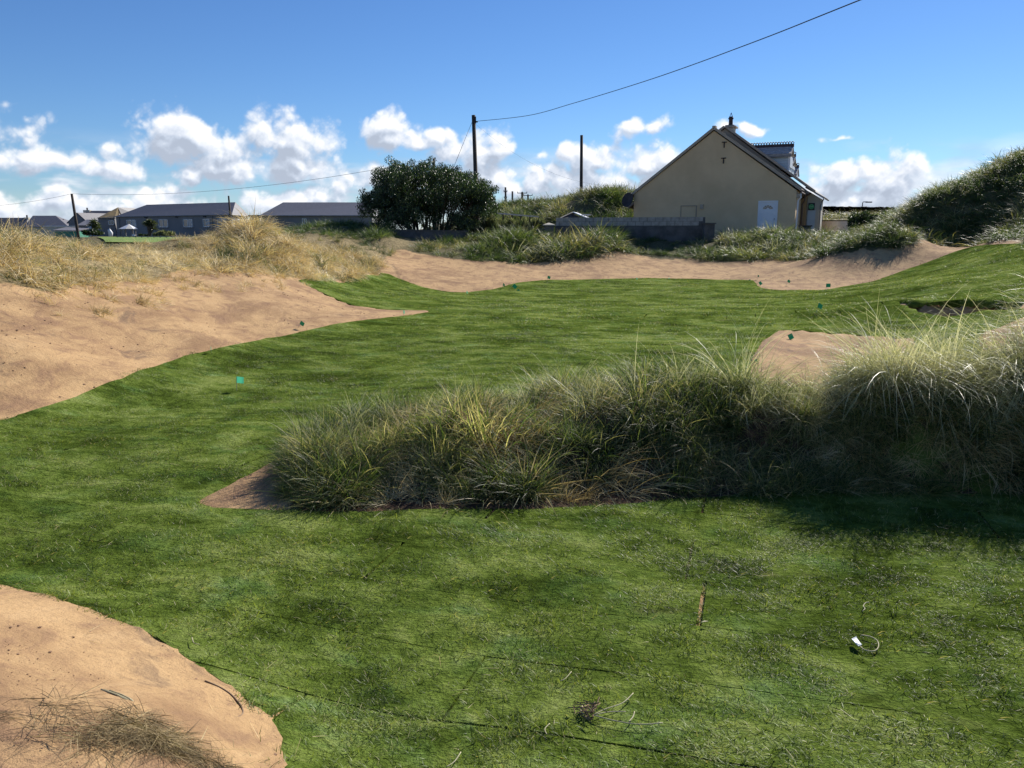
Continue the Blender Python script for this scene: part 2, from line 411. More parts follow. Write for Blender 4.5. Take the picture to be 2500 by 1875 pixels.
def height(x, y, detail=True):
    x = np.asarray(x, float); y = np.asarray(y, float)
    z = h_rbf(x, y) + ridge(x, y)[0]
    near = (np.abs(x) < 30) & (y < 60) & (y > -4)
    z = z + .05*fbm(x*.45, y*.45, 2, 3) + .018*fbm(x*1.7, y*1.7, 2, 9)
    z = z + sstep(-x+.05*y, 6.5, 9.)*sstep(y, 9, 13)*(1-sstep(y, 24, 30)*sstep(-x, 7, 10))*(1-sstep(y, 40, 55))*.5*fbm(x*.5+y*.12, y*.5, 3, 44)*sstep(z, .9, 1.4)
    z = z + sstep(y, 38.5, 40.5)*(1-sstep(y, 43.2, 45))*sstep(x, -4, -1)*.55*fbm(x*.45, y*.45, 3, 46)
    z = z + sstep(x, 19, 24)*sstep(y, 33, 36)*(1-sstep(y, 50, 60))*.9*fbm(x*.28, y*.28, 4, 47)
    z = z + sstep(y, 54, 60)*(1-sstep(y, 82, 95))*(1-sstep(np.abs(x-8), 12, 18))*1.2*fbm(x*.2, y*.2, 3, 48)
    dp = sdist(x, y, hole_pit); z = z - .85*sstep(-dp, -.02, .22)
    db = sdist(x, y, hole_bunker); z = z - .1*sstep(-db, 0, .6)
    return z
# ------------------------------------------------------------------ ground sheet
def stretch_axis(n, a, k, c): 
    t = np.linspace(-1, 1, n); return c + a*np.sinh(k*t)/math.sinh(k)
gx = stretch_axis(430, 1500, 7.6, 0.5); gy = stretch_axis(560, 1500, 6.7, 9)
GX, GY = np.meshgrid(gx, gy); 
LS = lawn_sd(GX.ravel(), GY.ravel()).reshape(GX.shape)
GZ = height(GX, GY)
rdg, rdist, rside = ridge(GX, GY)
# masks: how much each place is dune grass base (dark thatch) rather than bare sand
left_grass = [hit(*p) for p in [(0,698),(70,702),(130,735),(210,700),(300,690),(380,690),(430,672),(480,655),(560,668),(640,668),(735,680),(800,690),(880,670),(930,666),(935,640),(960,615),(990,607)]]
left_grass = [(-14,8.5),(-9,11)] + left_grass + [(-3.5,44),(-6,60),(-60,60),(-60,10)]
left_grass = jit(left_grass, .12, .5, 5)
top_grass = [hit(*p) for p in [(985,608),(1010,615),(1060,625),(1130,636),(1200,640),(1290,642),(1380,634),(1450,626),(1530,622),(1600,630),(1700,637),(1800,640),(1860,634),(1950,628),(2040,622),(2120,612),(2200,604),(2300,598),(2370,598),(2430,590),(2500,588),(2640,588)]]
top_grass = jit(top_grass + [(24,24),(45,20),(60,70),(0,75),(-4,46)], .12, .6, 6)
gm = np.maximum(sstep(-sdist(GX, GY, left_grass), -.15, .25), sstep(-sdist(GX, GY, top_grass), -.15, .25))
gm = np.maximum(gm, sstep(np.hypot(GX, GY-20), 34, 44))
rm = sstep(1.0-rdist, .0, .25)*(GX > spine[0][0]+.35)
GZ = np.where(LS < -.04, GZ-np.where(np.hypot(GX, GY) < 10, .008, .05), GZ)
GZ = GZ + .010*sstep(LS, -.03, .02)*(1-sstep(LS, .3, .6))*(np.hypot(GX, GY) < 30)
lump = .03*np.abs(fbm(GX*3.1, GY*3.1, 3, 21)) + .05*np.maximum(0, fbm(GX*1.1, GY*1.3, 4, 31))
GZ = GZ + lump*(LS > .05)*(np.hypot(GX, GY) < 60)*(.35+.65*sstep(LS, .1, 1.2))
nx, ny = len(gx), len(gy)
verts = np.stack([GX, GY, GZ], -1).reshape(-1, 3)
ii = (np.arange(ny-1)[:,None]*nx + np.arange(nx-1)[None,:]).ravel()
faces = np.stack([ii, ii+1, ii+nx+1, ii+nx], -1)
gme = bpy.data.meshes.new('ground')
gme.vertices.add(len(verts)); gme.vertices.foreach_set('co', verts.ravel())
gme.loops.add(faces.size); gme.loops.foreach_set('vertex_index', faces.ravel().astype(np.int32))
gme.polygons.add(len(faces)); gme.polygons.foreach_set('loop_start', np.arange(0, faces.size, 4, dtype=np.int32))
gme.polygons.foreach_set('use_smooth', np.ones(len(faces), bool))
gme.update(calc_edges=True)
lm_ = sstep(-sdist(GX, GY, left_grass), -.3, .4)*(1-sstep(GY, 36, 44))
for nm, arr in (('gmask', gm), ('rmask', rm), ('lmask', lm_)):
    a = gme.attributes.new(nm, 'FLOAT', 'POINT'); a.data.foreach_set('value', arr.ravel().astype(np.float32))
m, t, out = new_mat('sand_and_soil')
pos = t.node('ShaderNodeNewGeometry').outputs['Position']
b = t.node('ShaderNodeBsdfPrincipled')
a1 = t.node('ShaderNodeAttribute'); a1.attribute_name = 'gmask'
a2 = t.node('ShaderNodeAttribute'); a2.attribute_name = 'rmask'
big = t.noise(t.vm('MULTIPLY', pos, (1, .8, 2.6)), .7, 6., .62, .6)
mid = t.noise(t.vm('MULTIPLY', pos, (1.3, .7, 2)), 2.3, 6., .65, .8)
fine = t.noise(t.vm('MULTIPLY', pos, (1, 1, 1.5)), 38., 6., .75)
speck = t.noise(pos, 120., 2., .5)
c = t.mix(t.ss(big, .40, .66), (.485,.312,.155), (.30,.182,.095))
c = t.mix(t.m('MULTIPLY', t.ss(mid, .48, .66), .7), c, (.24,.14,.085))
c = t.mix(t.m('MULTIPLY', t.ss(mid, .5, .3), .45), c, (.55,.37,.195))
c = t.mix(t.m('MULTIPLY', t.ss(fine, .53, .70), .6), c, (.24,.14,.08))
c = t.mix(t.m('MULTIPLY', t.ss(t.noise(t.vm('MULTIPLY', pos, (1.4, 1, 1)), 7., 6., .7, 1.2), .55, .72), .55), c, (.27,.165,.095))
c = t.mix(t.m('MULTIPLY', t.ss(speck, .62, .72), .5), c, (.16,.10,.065))
c = t.mix(t.m('MULTIPLY', t.ss(t.noise(pos, 1.1, 7., .7, 1.), .57, .70), .65), c, (.15,.10,.07))
a3 = t.node('ShaderNodeAttribute'); a3.attribute_name = 'lmask'
gn = t.ss(t.noise(t.vm('MULTIPLY', pos, (1, 1, 2)), 5., 7., .75, 1.5), .38, .64)
gc = t.mix(gn, (.075,.068,.03), (.15,.125,.06))
gc = t.mix(a3.outputs['Fac'], gc, t.mix(gn, (.13,.10,.045), (.42,.32,.165)))
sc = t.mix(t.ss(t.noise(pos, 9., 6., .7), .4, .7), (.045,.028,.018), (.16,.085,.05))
wob = t.m('MULTIPLY', t.m('SUBTRACT', t.noise(pos, 4., 5., .6), .5), 1.2)
c = t.mix(t.ss(t.m('ADD', a1.outputs['Fac'], wob), .35, .65), c, gc)
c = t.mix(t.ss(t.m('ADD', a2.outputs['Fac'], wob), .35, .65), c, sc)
t.put(b.inputs['Base Color'], c); b.inputs['Roughness'].default_value = .95; b.inputs['Specular IOR Level'].default_value = .15
bp = t.node('ShaderNodeBump'); bp.inputs['Strength'].default_value = .6; bp.inputs['Distance'].default_value = .05
hh = t.m('ADD', t.m('ADD', t.m('MULTIPLY', mid, .9), t.m('MULTIPLY', fine, .35)), t.m('MULTIPLY', t.noise(pos, 14., 5., .65), .6))
t.put(bp.inputs['Height'], hh); t.l.new(bp.outputs[0], b.inputs['Normal']); t.l.new(b.outputs[0], out.inputs[0])
M_ground = m; gme.materials.append(m)
ground = link_mesh('ground', gme); tag(ground, kind='structure')

# ------------------------------------------------------------------ turf: laid strip by strip
PHI = math.radians(-16.5); SW = .55; SL = 1.85
cu, su = math.cos(PHI), math.sin(PHI)
def to_uv(x, y): return x*cu + y*su, -x*su + y*cu
def to_xy(u, v): return u*cu - v*su, u*su + v*cu
def lawn_color(t, pos, extra=None):
    """colour of the grass, shared by turf and blades, laid out in the strips' own directions"""
    x, y, z = t.sep(pos)
    u = t.m('ADD', t.m('MULTIPLY', x, cu), t.m('MULTIPLY', y, su)); v = t.m('ADD', t.m('MULTIPLY', x, -su), t.m('MULTIPLY', y, cu))
    row = t.m('FLOOR', t.m('DIVIDE', v, SW))
    wn = t.node('ShaderNodeTexWhiteNoise', noise_dimensions='1D'); t.put(wn.inputs['W'], row)
    col = t.m('FLOOR', t.m('DIVIDE', t.m('ADD', u, t.m('MULTIPLY', wn.outputs['Value'], SL)), SL))
    w2 = t.node('ShaderNodeTexWhiteNoise', noise_dimensions='2D'); t.put(w2.inputs['Vector'], t.xyz(row, col, 0.))
    uv = t.xyz(t.m('MULTIPLY', u, .7), v, 0.)
    n1 = t.noise(uv, .9, 7., .62, .5); n2 = t.noise(uv, 3.2, 6., .65, .6); n3 = t.noise(pos, 11., 5., .65)
    f = t.m('ADD', t.m('MULTIPLY', t.m('SUBTRACT', n1, .5), 2.2), t.m('MULTIPLY', t.m('SUBTRACT', n2, .5), 1.9))
    f = t.m('ADD', f, t.m('MULTIPLY', t.m('SUBTRACT', w2.outputs['Value'], .5), .22))
    f = t.m('ADD', f, t.m('MULTIPLY', t.m('SUBTRACT', n3, .5), 1.1))
    if extra is not None: f = t.m('ADD', f, extra)
    f = t.m('ADD', f, .5, clamp=True)
    c = t.ramp(f, [(0., (.042,.066,.010)), (.3, (.086,.130,.021)), (.6, (.158,.218,.042)), (1., (.29,.345,.10))])
    dry = t.ss(t.noise(uv, 1.7, 5., .65, 0.), .60, .78)
    cool = t.ss(t.noise(uv, 2.4, 4., .6, .4), .5, .7)
    c = t.mix(t.m('MULTIPLY', cool, .55), c, t.mix(1., c, (.72,1.0,1.5), 'MULTIPLY'))
    return t.mix(t.m('MULTIPLY', dry, .55), c, (.26,.22,.12)), f
m, t, out = new_mat('turf')
pos = t.node('ShaderNodeNewGeometry').outputs['Position']
c, f = lawn_color(t, pos, None)
n5 = t.noise(pos, 70., 4., .7); n6 = t.noise(t.vm('MULTIPLY', pos, (1, 1.6, 1)), 22., 4., .7)
c = t.mix(t.ss(n5, .35, .7), t.mix(.4, c, (.03,.04,.006)), c)
c = t.mix(t.m('MULTIPLY', t.ss(n6, .5, .72), .35), c, (.18,.25,.05))
b = t.node('ShaderNodeBsdfPrincipled'); t.put(b.inputs['Base Color'], c); b.inputs['Roughness'].default_value = .9; b.inputs['Specular IOR Level'].default_value = .0
b.inputs['Sheen Weight'].default_value = .0
t.put(b.inputs['Sheen Tint'], (.7,.8,.3,1)); b.inputs['Sheen Roughness'].default_value = .5
bp = t.node('ShaderNodeBump'); bp.inputs['Strength'].default_value = .9; bp.inputs['Distance'].default_value = .03
t.put(bp.inputs['Height'], t.m('ADD', t.m('ADD', n6, t.m('MULTIPLY', n5, .5)), t.m('MULTIPLY', f, .9))); t.l.new(bp.outputs[0], b.inputs['Normal'])
t.l.new(b.outputs[0], out.inputs[0]); M_turf = m

def turf_h(x, y): return height(x, y)
def wn1(row):   # same numbers need not match the shader; joints differ from tint changes as real turf does
    return _h(np.int64(row+500), np.int64(3), 77)
xs = [p[0] for p in lawn_outer]; ys = [p[1] for p in lawn_outer]
us, vs_ = to_uv(np.array(xs), np.array(ys))
NU, NV = 15, 5
pieces = []
for row in range(int(vs_.min()/SW)-1, int(vs_.max()/SW)+2):
    off = wn1(row)*SL
    for col in range(int((us.min()-off)/SL)-1, int((us.max()-off)/SL)+2):
        r1 = _h(np.int64(row+900), np.int64(col+900), 5); r2 = _h(np.int64(row+900), np.int64(col+900), 6)
        g0 = .001 + (.008 + .06*(r1-.8) if r1 > .8 else 0); g1 = .0005 + (.003 + .015*(r2-.6) if r2 > .6 else 0)
        u0 = off + col*SL + g0; u1 = off + (col+1)*SL - g0; v0 = row*SW + g1; v1 = (row+1)*SW - g1
        pieces.append((row, col, u0, u1, v0, v1))
UU = []; 
for (_, _, u0, u1, v0, v1) in pieces:
    uu, vv = np.meshgrid(np.linspace(u0, u1, NU+1), np.linspace(v0, v1, NV+1)); UU.append(np.stack([uu, vv], -1))
UU = np.array(UU); PX, PY = to_xy(UU[...,0], UU[...,1])
cent_ok = np.array([abs(PX[i]).max() < 40 for i in range(len(pieces))])
SD = lawn_sd(PX.ravel(), PY.ravel()).reshape(PX.shape)
keep = [i for i in range(len(pieces)) if SD[i].min() < -.01]
PZt = np.zeros(PX.shape); kk = np.array(keep)
PZt[kk] = turf_h(PX[kk], PY[kk])
near_d = {i: math.hypot(PX[i].mean(), PY[i].mean()) for i in keep}
lawn_root = thing('lawn', None, None, (0,0,0)); tag(lawn_root, kind='structure')
order = sorted(keep, key=lambda i: near_d[i])
def vis(i):
    x = PX[i].mean(); y = PY[i].mean(); return y > 1.5 and abs(x)/max(y,.1) < .75
order = [i for i in order if vis(i)] + [i for i in order if not vis(i)]
far_mb = MB()
def piece_geo(i, mb):
    row, col = pieces[i][:2]
    dzp = .013 + .0015*(_h(np.int64(row+11), np.int64(col+77), 8)-.5)
    vid = {}; V = []; Fs = []; edges = {}
    def addv(key, p):
        if key not in vid: vid[key] = len(V); V.append(p)
        return vid[key]
    X, Y, Z, S = PX[i], PY[i], PZt[i], SD[i]
    for a in range(NV):
        for b_ in range(NU):
            cs = [(a,b_),(a,b_+1),(a+1,b_+1),(a+1,b_)]
            s = [S[c_] for c_ in cs]
            if min(s) >= 0: continue
            poly = []
            for k in range(4):
                c0, c1 = cs[k], cs[(k+1)%4]; s0, s1 = s[k], s[(k+1)%4]
                if s0 < 0: poly.append(addv(c0, (X[c0], Y[c0], Z[c0]+dzp)))
                if (s0 < 0) != (s1 < 0):
                    w = s0/(s0-s1); key = (min(c0,c1), max(c0,c1))
                    poly.append(addv(key, tuple((1-w)*np.array((X[c0],Y[c0],Z[c0]+dzp-.008)) + w*np.array((X[c1],Y[c1],Z[c1]+dzp-.008)))))
            if len(poly) > 2: Fs.append(tuple(poly))
    # skirt
    cnt = {}
    for f_ in Fs:
        for k in range(len(f_)):
            e = (f_[k], f_[(k+1)%len(f_)]); cnt[tuple(sorted(e))] = cnt.get(tuple(sorted(e)), []) + [e]
    low = {}
    for k, l in list(cnt.items()):
        if len(l) == 1:
            a0, b0 = l[0]
            for q_ in (a0, b0):
                if q_ not in low: p = V[q_]; low[q_] = len(V); V.append(p); V.append((p[0], p[1], p[2]-.075))
            Fs.append((low[b0], low[a0], low[a0]+1, low[b0]+1))
    mb.add(V, Fs)
for n_, i in enumerate(order):
    if n_ < 300 and vis(i):
        mb = MB(); piece_geo(i, mb)
        if mb.f: mb.build('turf_strip', M_turf, lawn_root, smooth=True, recalc=False)
    else: piece_geo(i, far_mb)
fo = far_mb.build('turf_strips', M_turf, lawn_root, smooth=True, recalc=False); fo['kind'] = 'stuff'

# ------------------------------------------------------------------ blades and scattering
def blade_mesh(name, mat, n, rad, lmin, lmax, width, tilt=(5,45), bend=.8, seg=4, lean=(0,0), seed=0, square=False, tipw=.12, dead=0., kink=0.):
    r = np.random.default_rng(seed); V = []; Fs = []; bt = []
    for i in range(n):
        if square: bx, by = r.uniform(-rad, rad, 2)
        else:
            a = r.uniform(0, 2*math.pi); q_ = rad*math.sqrt(r.random()); bx, by = q_*math.cos(a), q_*math.sin(a)
        az_ = r.uniform(0, 2*math.pi) if r.random() < .5 or rad == 0 or square else math.atan2(by, bx)+r.normal(0,.6)
        L = r.uniform(lmin, lmax); th = math.radians(r.uniform(*tilt)); be = bend*r.uniform(.3, 1.3)
        hd = np.array([math.cos(az_), math.sin(az_)])*math.sin(th) + np.array(lean)*r.uniform(.5,1.3)
        d = np.array([hd[0], hd[1], math.cos(th)]); d /= np.linalg.norm(d)
        tw = r.uniform(0, math.pi); side = np.cross(d, [0,0,1.]); side /= (np.linalg.norm(side)+1e-6)
        if r.random() < .6: side = side*math.cos(tw) + np.cross(d, side)*math.sin(tw)
        p = np.array([bx, by, -.02]); w0 = width*r.uniform(.6, 1.3); tcol = r.random()
        base = len(V); kk_ = r.random() < kink; kseg = r.integers(1, seg)
        for k in range(seg+1):
            s_ = k/seg; w = w0*(1-(1-tipw)*s_**1.6)*.5
            if k < seg: V += [tuple(p-side*w), tuple(p+side*w)]; bt += [tcol, tcol]
            else: V.append(tuple(p)); bt.append(tcol)
            hd2 = d[:2]/(np.linalg.norm(d[:2])+1e-6)
            d = d + np.array([hd2[0]*be*.5/seg, hd2[1]*be*.5/seg, -be*1.1/seg])*(1+s_)
            if kk_ and k == kseg: d = d + np.array([hd2[0], hd2[1], -1.3])
            d /= np.linalg.norm(d); p = p + d*L/seg
        for k in range(seg-1):
            a0 = base+2*k; Fs.append((a0, a0+1, a0+3, a0+2))
        a0 = base+2*(seg-1); Fs.append((a0, a0+1, a0+2))
    me = bpy.data.meshes.new(name); me.from_pydata(V, [], Fs); me.materials.append(mat)
    a_ = me.attributes.new('bt', 'FLOAT', 'POINT'); a_.data.foreach_set('value', np.array(bt, np.float32))
    me.polygons.foreach_set('use_smooth', [True]*len(me.polygons)); me.update()
    return me
_pc = 0
def protos(meshes):
    global _pc; _pc += 1
    c_ = bpy.data.collections.new('shapes_%02d' % _pc)
    for k, me in enumerate(meshes):
        o = bpy.data.objects.new('shape_%02d_%02d' % (_pc, k), me); c_.objects.link(o)
    return c_, len(meshes)
def scatter(name, coll, pts, rot, scl, tint, label=None, cat=None, parent=None, idx=None):
    c_, nm = coll; n = len(pts)
    me = bpy.data.meshes.new(name); me.vertices.add(n); me.vertices.foreach_set('co', np.asarray(pts, np.float32).ravel())
    for nm_, typ, arr in (('rot','FLOAT_VECTOR',rot),('scl','FLOAT_VECTOR',scl),('tint','FLOAT',tint)):
        a_ = me.attributes.new(nm_, typ, 'POINT')
        a_.data.foreach_set('vector' if typ == 'FLOAT_VECTOR' else 'value', np.asarray(arr, np.float32).ravel())
    a_ = me.attributes.new('idx', 'INT', 'POINT')
    a_.data.foreach_set('value', (np.arange(n)*7919 % nm if idx is None else idx).astype(np.int32))
    o = link_mesh(name, me, parent)
    ng = bpy.data.node_groups.new(name+'_scatter', 'GeometryNodeTree')
    ng.interface.new_socket('Geometry', in_out='INPUT', socket_type='NodeSocketGeometry')
    ng.interface.new_socket('Geometry', in_out='OUTPUT', socket_type='NodeSocketGeometry')
    N, L = ng.nodes, ng.links
    gi = N.new('NodeGroupInput'); go = N.new('NodeGroupOutput'); ci = N.new('GeometryNodeCollectionInfo')
    ci.inputs['Collection'].default_value = c_; ci.inputs['Separate Children'].default_value = True; ci.inputs['Reset Children'].default_value = True
    iop = N.new('GeometryNodeInstanceOnPoints'); iop.inputs['Pick Instance'].default_value = True
    def na(nm_, typ):
        x = N.new('GeometryNodeInputNamedAttribute'); x.data_type = typ; x.inputs[0].default_value = nm_
        return x.outputs[0]
    L.new(gi.outputs[0], iop.inputs['Points']); L.new(ci.outputs[0], iop.inputs['Instance'])
    L.new(na('idx','INT'), iop.inputs['Instance Index'])
    e2r = N.new('FunctionNodeEulerToRotation'); L.new(na('rot','FLOAT_VECTOR'), e2r.inputs[0]); L.new(e2r.outputs[0], iop.inputs['Rotation'])
    L.new(na('scl','FLOAT_VECTOR'), iop.inputs['Scale']); L.new(iop.outputs[0], go.inputs[0])
    md = o.modifiers.new('scatter', 'NODES'); md.node_group = ng
    tag(o, label, cat, kind='stuff'); return o
def rotz(n): 
    r = np.zeros((n,3)); r[:,2] = rng.uniform(0, 2*math.pi, n); return r
def lean_rot(n, az_, amt, spread=.5):
    """random spin then tip towards azimuth az_ (radians from +X) by amt"""
    out_ = np.zeros((n,3))
    azs = np.broadcast_to(az_, (n,)) + rng.normal(0, spread, n); am = np.broadcast_to(amt, (n,))*rng.uniform(.4, 1.4, n)
    spin = rng.uniform(0, 2*math.pi, n)
    for i in range(n):
        q1 = Matrix.Rotation(am[i], 3, Vector((-math.sin(azs[i]), math.cos(azs[i]), 0))) @ Matrix.Rotation(spin[i], 3, 'Z')
        out_[i] = q1.to_euler()
    return out_
def slope_rot(x, y, spin):
    e = .12; dzx = (height(x+e, y)-height(x-e, y))/(2*e); dzy = (height(x, y+e)-height(x, y-e))/(2*e)
    out_ = np.zeros((len(x),3))
    for i in range(len(x)):
        nrm = Vector((-dzx[i], -dzy[i], 1)).normalized()
        out_[i] = (Vector((0,0,1)).rotation_difference(nrm).to_matrix() @ Matrix.Rotation(spin[i], 3, 'Z')).to_euler()
    return out_
def scl3(n, a, b, zf=(.85,1.2)):
    s = rng.uniform(a, b, n); return np.stack([s, s, s*rng.uniform(*zf, n)], -1)
def wedge(n, d0, d1, k=.72):
    """points spread evenly over the ground between two distances"""
    d = np.sqrt(rng.uniform(d0*d0, d1*d1, n)); return rng.uniform(-k, k, n)*d, d

# lawn blades
m, t, out = new_mat('lawn_blades')
pos = t.node('ShaderNodeNewGeometry').outputs['Position']
ab = t.node('ShaderNodeAttribute'); ab.attribute_type = 'GEOMETRY'; ab.attribute_name = 'bt'
at = t.node('ShaderNodeAttribute'); at.attribute_type = 'INSTANCER'; at.attribute_name = 'tint'
c, f = lawn_color(t, pos, t.m('ADD', t.m('MULTIPLY', t.m('SUBTRACT', ab.outputs['Fac'], .42), .65), t.m('SUBTRACT', at.outputs['Fac'], .5)))
c = t.mix(t.m('MULTIPLY', t.m('GREATER_THAN', ab.outputs['Fac'], .93), .8), c, (.48,.42,.22))
b = t.node('ShaderNodeBsdfPrincipled'); t.put(b.inputs['Base Color'], c); b.inputs['Roughness'].default_value = .5; b.inputs['Specular IOR Level'].default_value = .35
tr = t.node('ShaderNodeBsdfTranslucent'); t.put(tr.inputs[0], t.mix(1., c, (1.3,1.25,.5), 'MULTIPLY'))
mx = t.node('ShaderNodeMixShader'); mx.inputs[0].default_value = .42
t.l.new(b.outputs[0], mx.inputs[1]); t.l.new(tr.outputs[0], mx.inputs[2]); t.l.new(mx.outputs[0], out.inputs[0]); M_blade = m
pr_near = protos([blade_mesh('lawn_tuft', M_blade, 150, .11, .028, .070, .0040, (5,60), .9, 3, (.45,-.1), s, True) for s in range(6)])
pr_mid = protos([blade_mesh('lawn_tuft', M_blade, 120, .17, .034, .062, .0055, (5,55), .8, 2, (.4,-.1), 20+s, True) for s in range(4)])
pr_far = protos([blade_mesh('lawn_tuft', M_blade, 110, .34, .034, .06, .011, (10,60), .6, 2, (.3,-.1), 40+s, True) for s in range(4)])
def lawn_pts(n, d0, d1, k=.72, margin=.0):
    x, y = wedge(n, d0, d1, k); s = lawn_sd(x, y); o = s < -margin; x, y = x[o], y[o]
    return x, y
def gapcull(x, y, near=True):
    u, v = to_uv(x, y); row = np.floor(v/SW).astype(int)
    off = np.array([wn1(r_) for r_ in row])*SL
    col = np.floor((u-off)/SL).astype(int); fu = (u-off)/SL-col
    r1 = _h(row.astype(np.int64)+900, col.astype(np.int64)+900, 5)
    r0 = _h(row.astype(np.int64)+900, col.astype(np.int64)+899, 5)
    e = np.minimum(fu*SL + 9*(r0 < .8), (1-fu)*SL + 9*(r1 < .8))
    fv = v/SW-row; ev = np.minimum(fv, 1-fv)*SW
    return (e > .06) & ((ev > .05) | (_h(np.floor(u*4).astype(np.int64), row.astype(np.int64), 12) > .45))
for pr, nden, d0, d1, mg, cull, lab in ((pr_near, 80, 2.2, 5.0, .02, True, 'short green grass blades on the turf nearest the camera'), (pr_near, 50, 5.0, 8.5, .02, True, 'short green grass blades on the turf around the foreground ridge'), (pr_mid, 24, 8.5, 16, .08, False, 'short green grass on the middle of the lawn'), (pr_far, 6.5, 16, 36, .2, False, 'short green grass on the far part of the lawn')):
    area = .72*2*(d1*d1-d0*d0)/2; n = int(area*nden)
    x, y = lawn_pts(n, d0, d1, .72, mg)
    if cull:
        o = gapcull(x, y); x, y = x[o], y[o]
    z = turf_h(x, y) + .018; n = len(x)
    rot = slope_rot(x, y, 2.2 + 5.*fbm(x*.5, y*.5, 2, 51) + rng.normal(0,.5,n))
    s = scl3(n, .75, 1.2); s[:,2] *= 1+.7*fbm(x*2.2, y*2.2, 3, 71)
    scatter('lawn_grass', pr, np.stack([x,y,z],-1), rot, s, .5+rng.normal(0,.07,n), lab, 'grass')

# ------------------------------------------------------------------ dune grass
straw = [(0., (.10,.075,.03)), (.2, (.34,.25,.10)), (.45, (.68,.52,.24)), (1., (.88,.76,.48))]
mix_s = [(0., (.05,.075,.025)), (.35, (.13,.15,.05)), (.6, (.30,.27,.11)), (1., (.58,.48,.26))]
green = [(0., (.03,.055,.015)), (.35, (.065,.11,.028)), (.65, (.13,.175,.05)), (1., (.34,.34,.15))]
pale = [(0., (.06,.085,.035)), (.25, (.22,.25,.10)), (.55, (.52,.51,.29)), (1., (.85,.80,.56))]
M_straw = foliage('dry_marram', straw, .35, .9, .5, .4, (1.1,1.05,.7))
M_mixed = foliage('mixed_marram', mix_s, .4, .8, .5, .4)
M_green = foliage('green_marram', green, .5, .8, .5, .4)
M_pale = foliage('pale_marram', pale, .4, .8, .45, .5, (1.1,1.1,.75))
rgreen = [(0., (.035,.06,.018)), (.35, (.095,.15,.04)), (.6, (.22,.26,.085)), (.8, (.42,.38,.18)), (1., (.66,.56,.34))]
M_ridge = foliage('ridge_marram', rgreen, .55, 1.6, .5, .4, vary=.9)
def ground_z(x, y): return height(x, y)
def poly_pts(poly, n, seed=0):
    xs_ = [p[0] for p in poly]; ys_ = [p[1] for p in poly]; r = np.random.default_rng(seed)
    x = r.uniform(min(xs_), max(xs_), n); y = r.uniform(min(ys_), max(ys_), n); o = inpoly(x, y, poly); return x[o], y[o]
def clumps(x, y, seed, thr=0., f_=1.1, power=1.):
    """thin out a set of points so that they gather in tussocks"""
    v = fbm(x*f_, y*f_, 3, seed) ; r = np.random.default_rng(seed)
    return r.random(len(x)) < np.clip(.5+1.6*(v-thr), .08, 1)

# foreground ridge: three kinds of clump, all along the spine
fine_g = protos([blade_mesh('marram', M_ridge, 105, .10, .14, .42, .0060, (5,50), 1.0, 5, (-.15,-.1), 100+s) for s in range(6)])
fine_p = protos([blade_mesh('marram', M_pale, 55, .07, .3, .75, .0062, (5,48), 1.1, 6, (-.1,-.0), 120+s, kink=.1) for s in range(6)])
fine_d = protos([blade_mesh('marram', M_straw, 80, .10, .15, .5, .005, (30,85), 1.2, 5, (0,-.1), 140+s, kink=.35) for s in range(5)])
def along(n, tmin=0, tmax=1, side=(-.5,.8)):
    """points beside the ridge's spine; t in photograph columns 0..1 = 690..2700 px"""
    px = rng.uniform(690+2010*tmin, 690+2010*tmax, n); o_ = rng.uniform(side[0]/.62*1.0, side[1], n)
    fr_ = -side[0]/(side[1]-side[0]) if side[0] < 0 else 0
    o_ = np.where(rng.random(n) < np.clip(fr_*1.35, 0, .85), -rng.random(n)*(-side[0]/.62)*np.interp(px, SPX, SPF), rng.random(n)*side[1])
    d = np.interp(px, SPX, SPD)+o_
    xy = np.array([XY(a,b_,.3) for a,b_ in zip(px, d)]); return xy[:,0], xy[:,1], px
def ridge_layer(name, pr, n, tmin, tmax, side, smin, smax, tbase, label, cseed, leanaz=math.radians(250), amt=.45, cl=True):
    x, y, px = along(n, tmin, tmax, side)
    if cl: o = clumps(x, y, cseed, .0, 2.3); x, y, px = x[o], y[o], px[o]
    n = len(x); z = ground_z(x, y)
    hs = np.interp(px, [690,760,850,950,1100,1200,1400,1560,1750,1900,2100,2300,2700], [.5,.85,.95,.65,.9,1.05,1.05,.95,.9,.78,.78,1.0,1.1])
    s = scl3(n, smin, smax)*(hs*(1+.7*fbm(x*2.6, y*2.6, 2, cseed+9)))[:,None]
    rot = lean_rot(n, leanaz+4.*fbm(x*1.1, y*1.1, 2, cseed+11), amt, .6)
    return scatter(name, pr, np.stack([x,y,z-.01],-1), rot, s, tbase+rng.normal(0,.12,n)+.35*fbm(x*1.3,y*1.3,2,cseed+3), label, 'dune grass')
ridge_layer('marram_grass', fine_g, 3500, .0, 1., (-.58,.9), .5, 1.1, .42, 'dark green dune grass covering the long ridge in the foreground', 201)
ridge_layer('pale_marram_grass', fine_p, 560, .0, 1., (-.15,.8), .5, .85, .55, 'pale long blades standing up along the crest of the foreground ridge', 202, math.radians(150), .3)
ridge_layer('dry_grass', fine_d, 1250, .0, 1., (-.6,.5), .5, .95, .45, 'dead brown grass hanging down the front of the foreground ridge', 203, math.radians(265), .7)
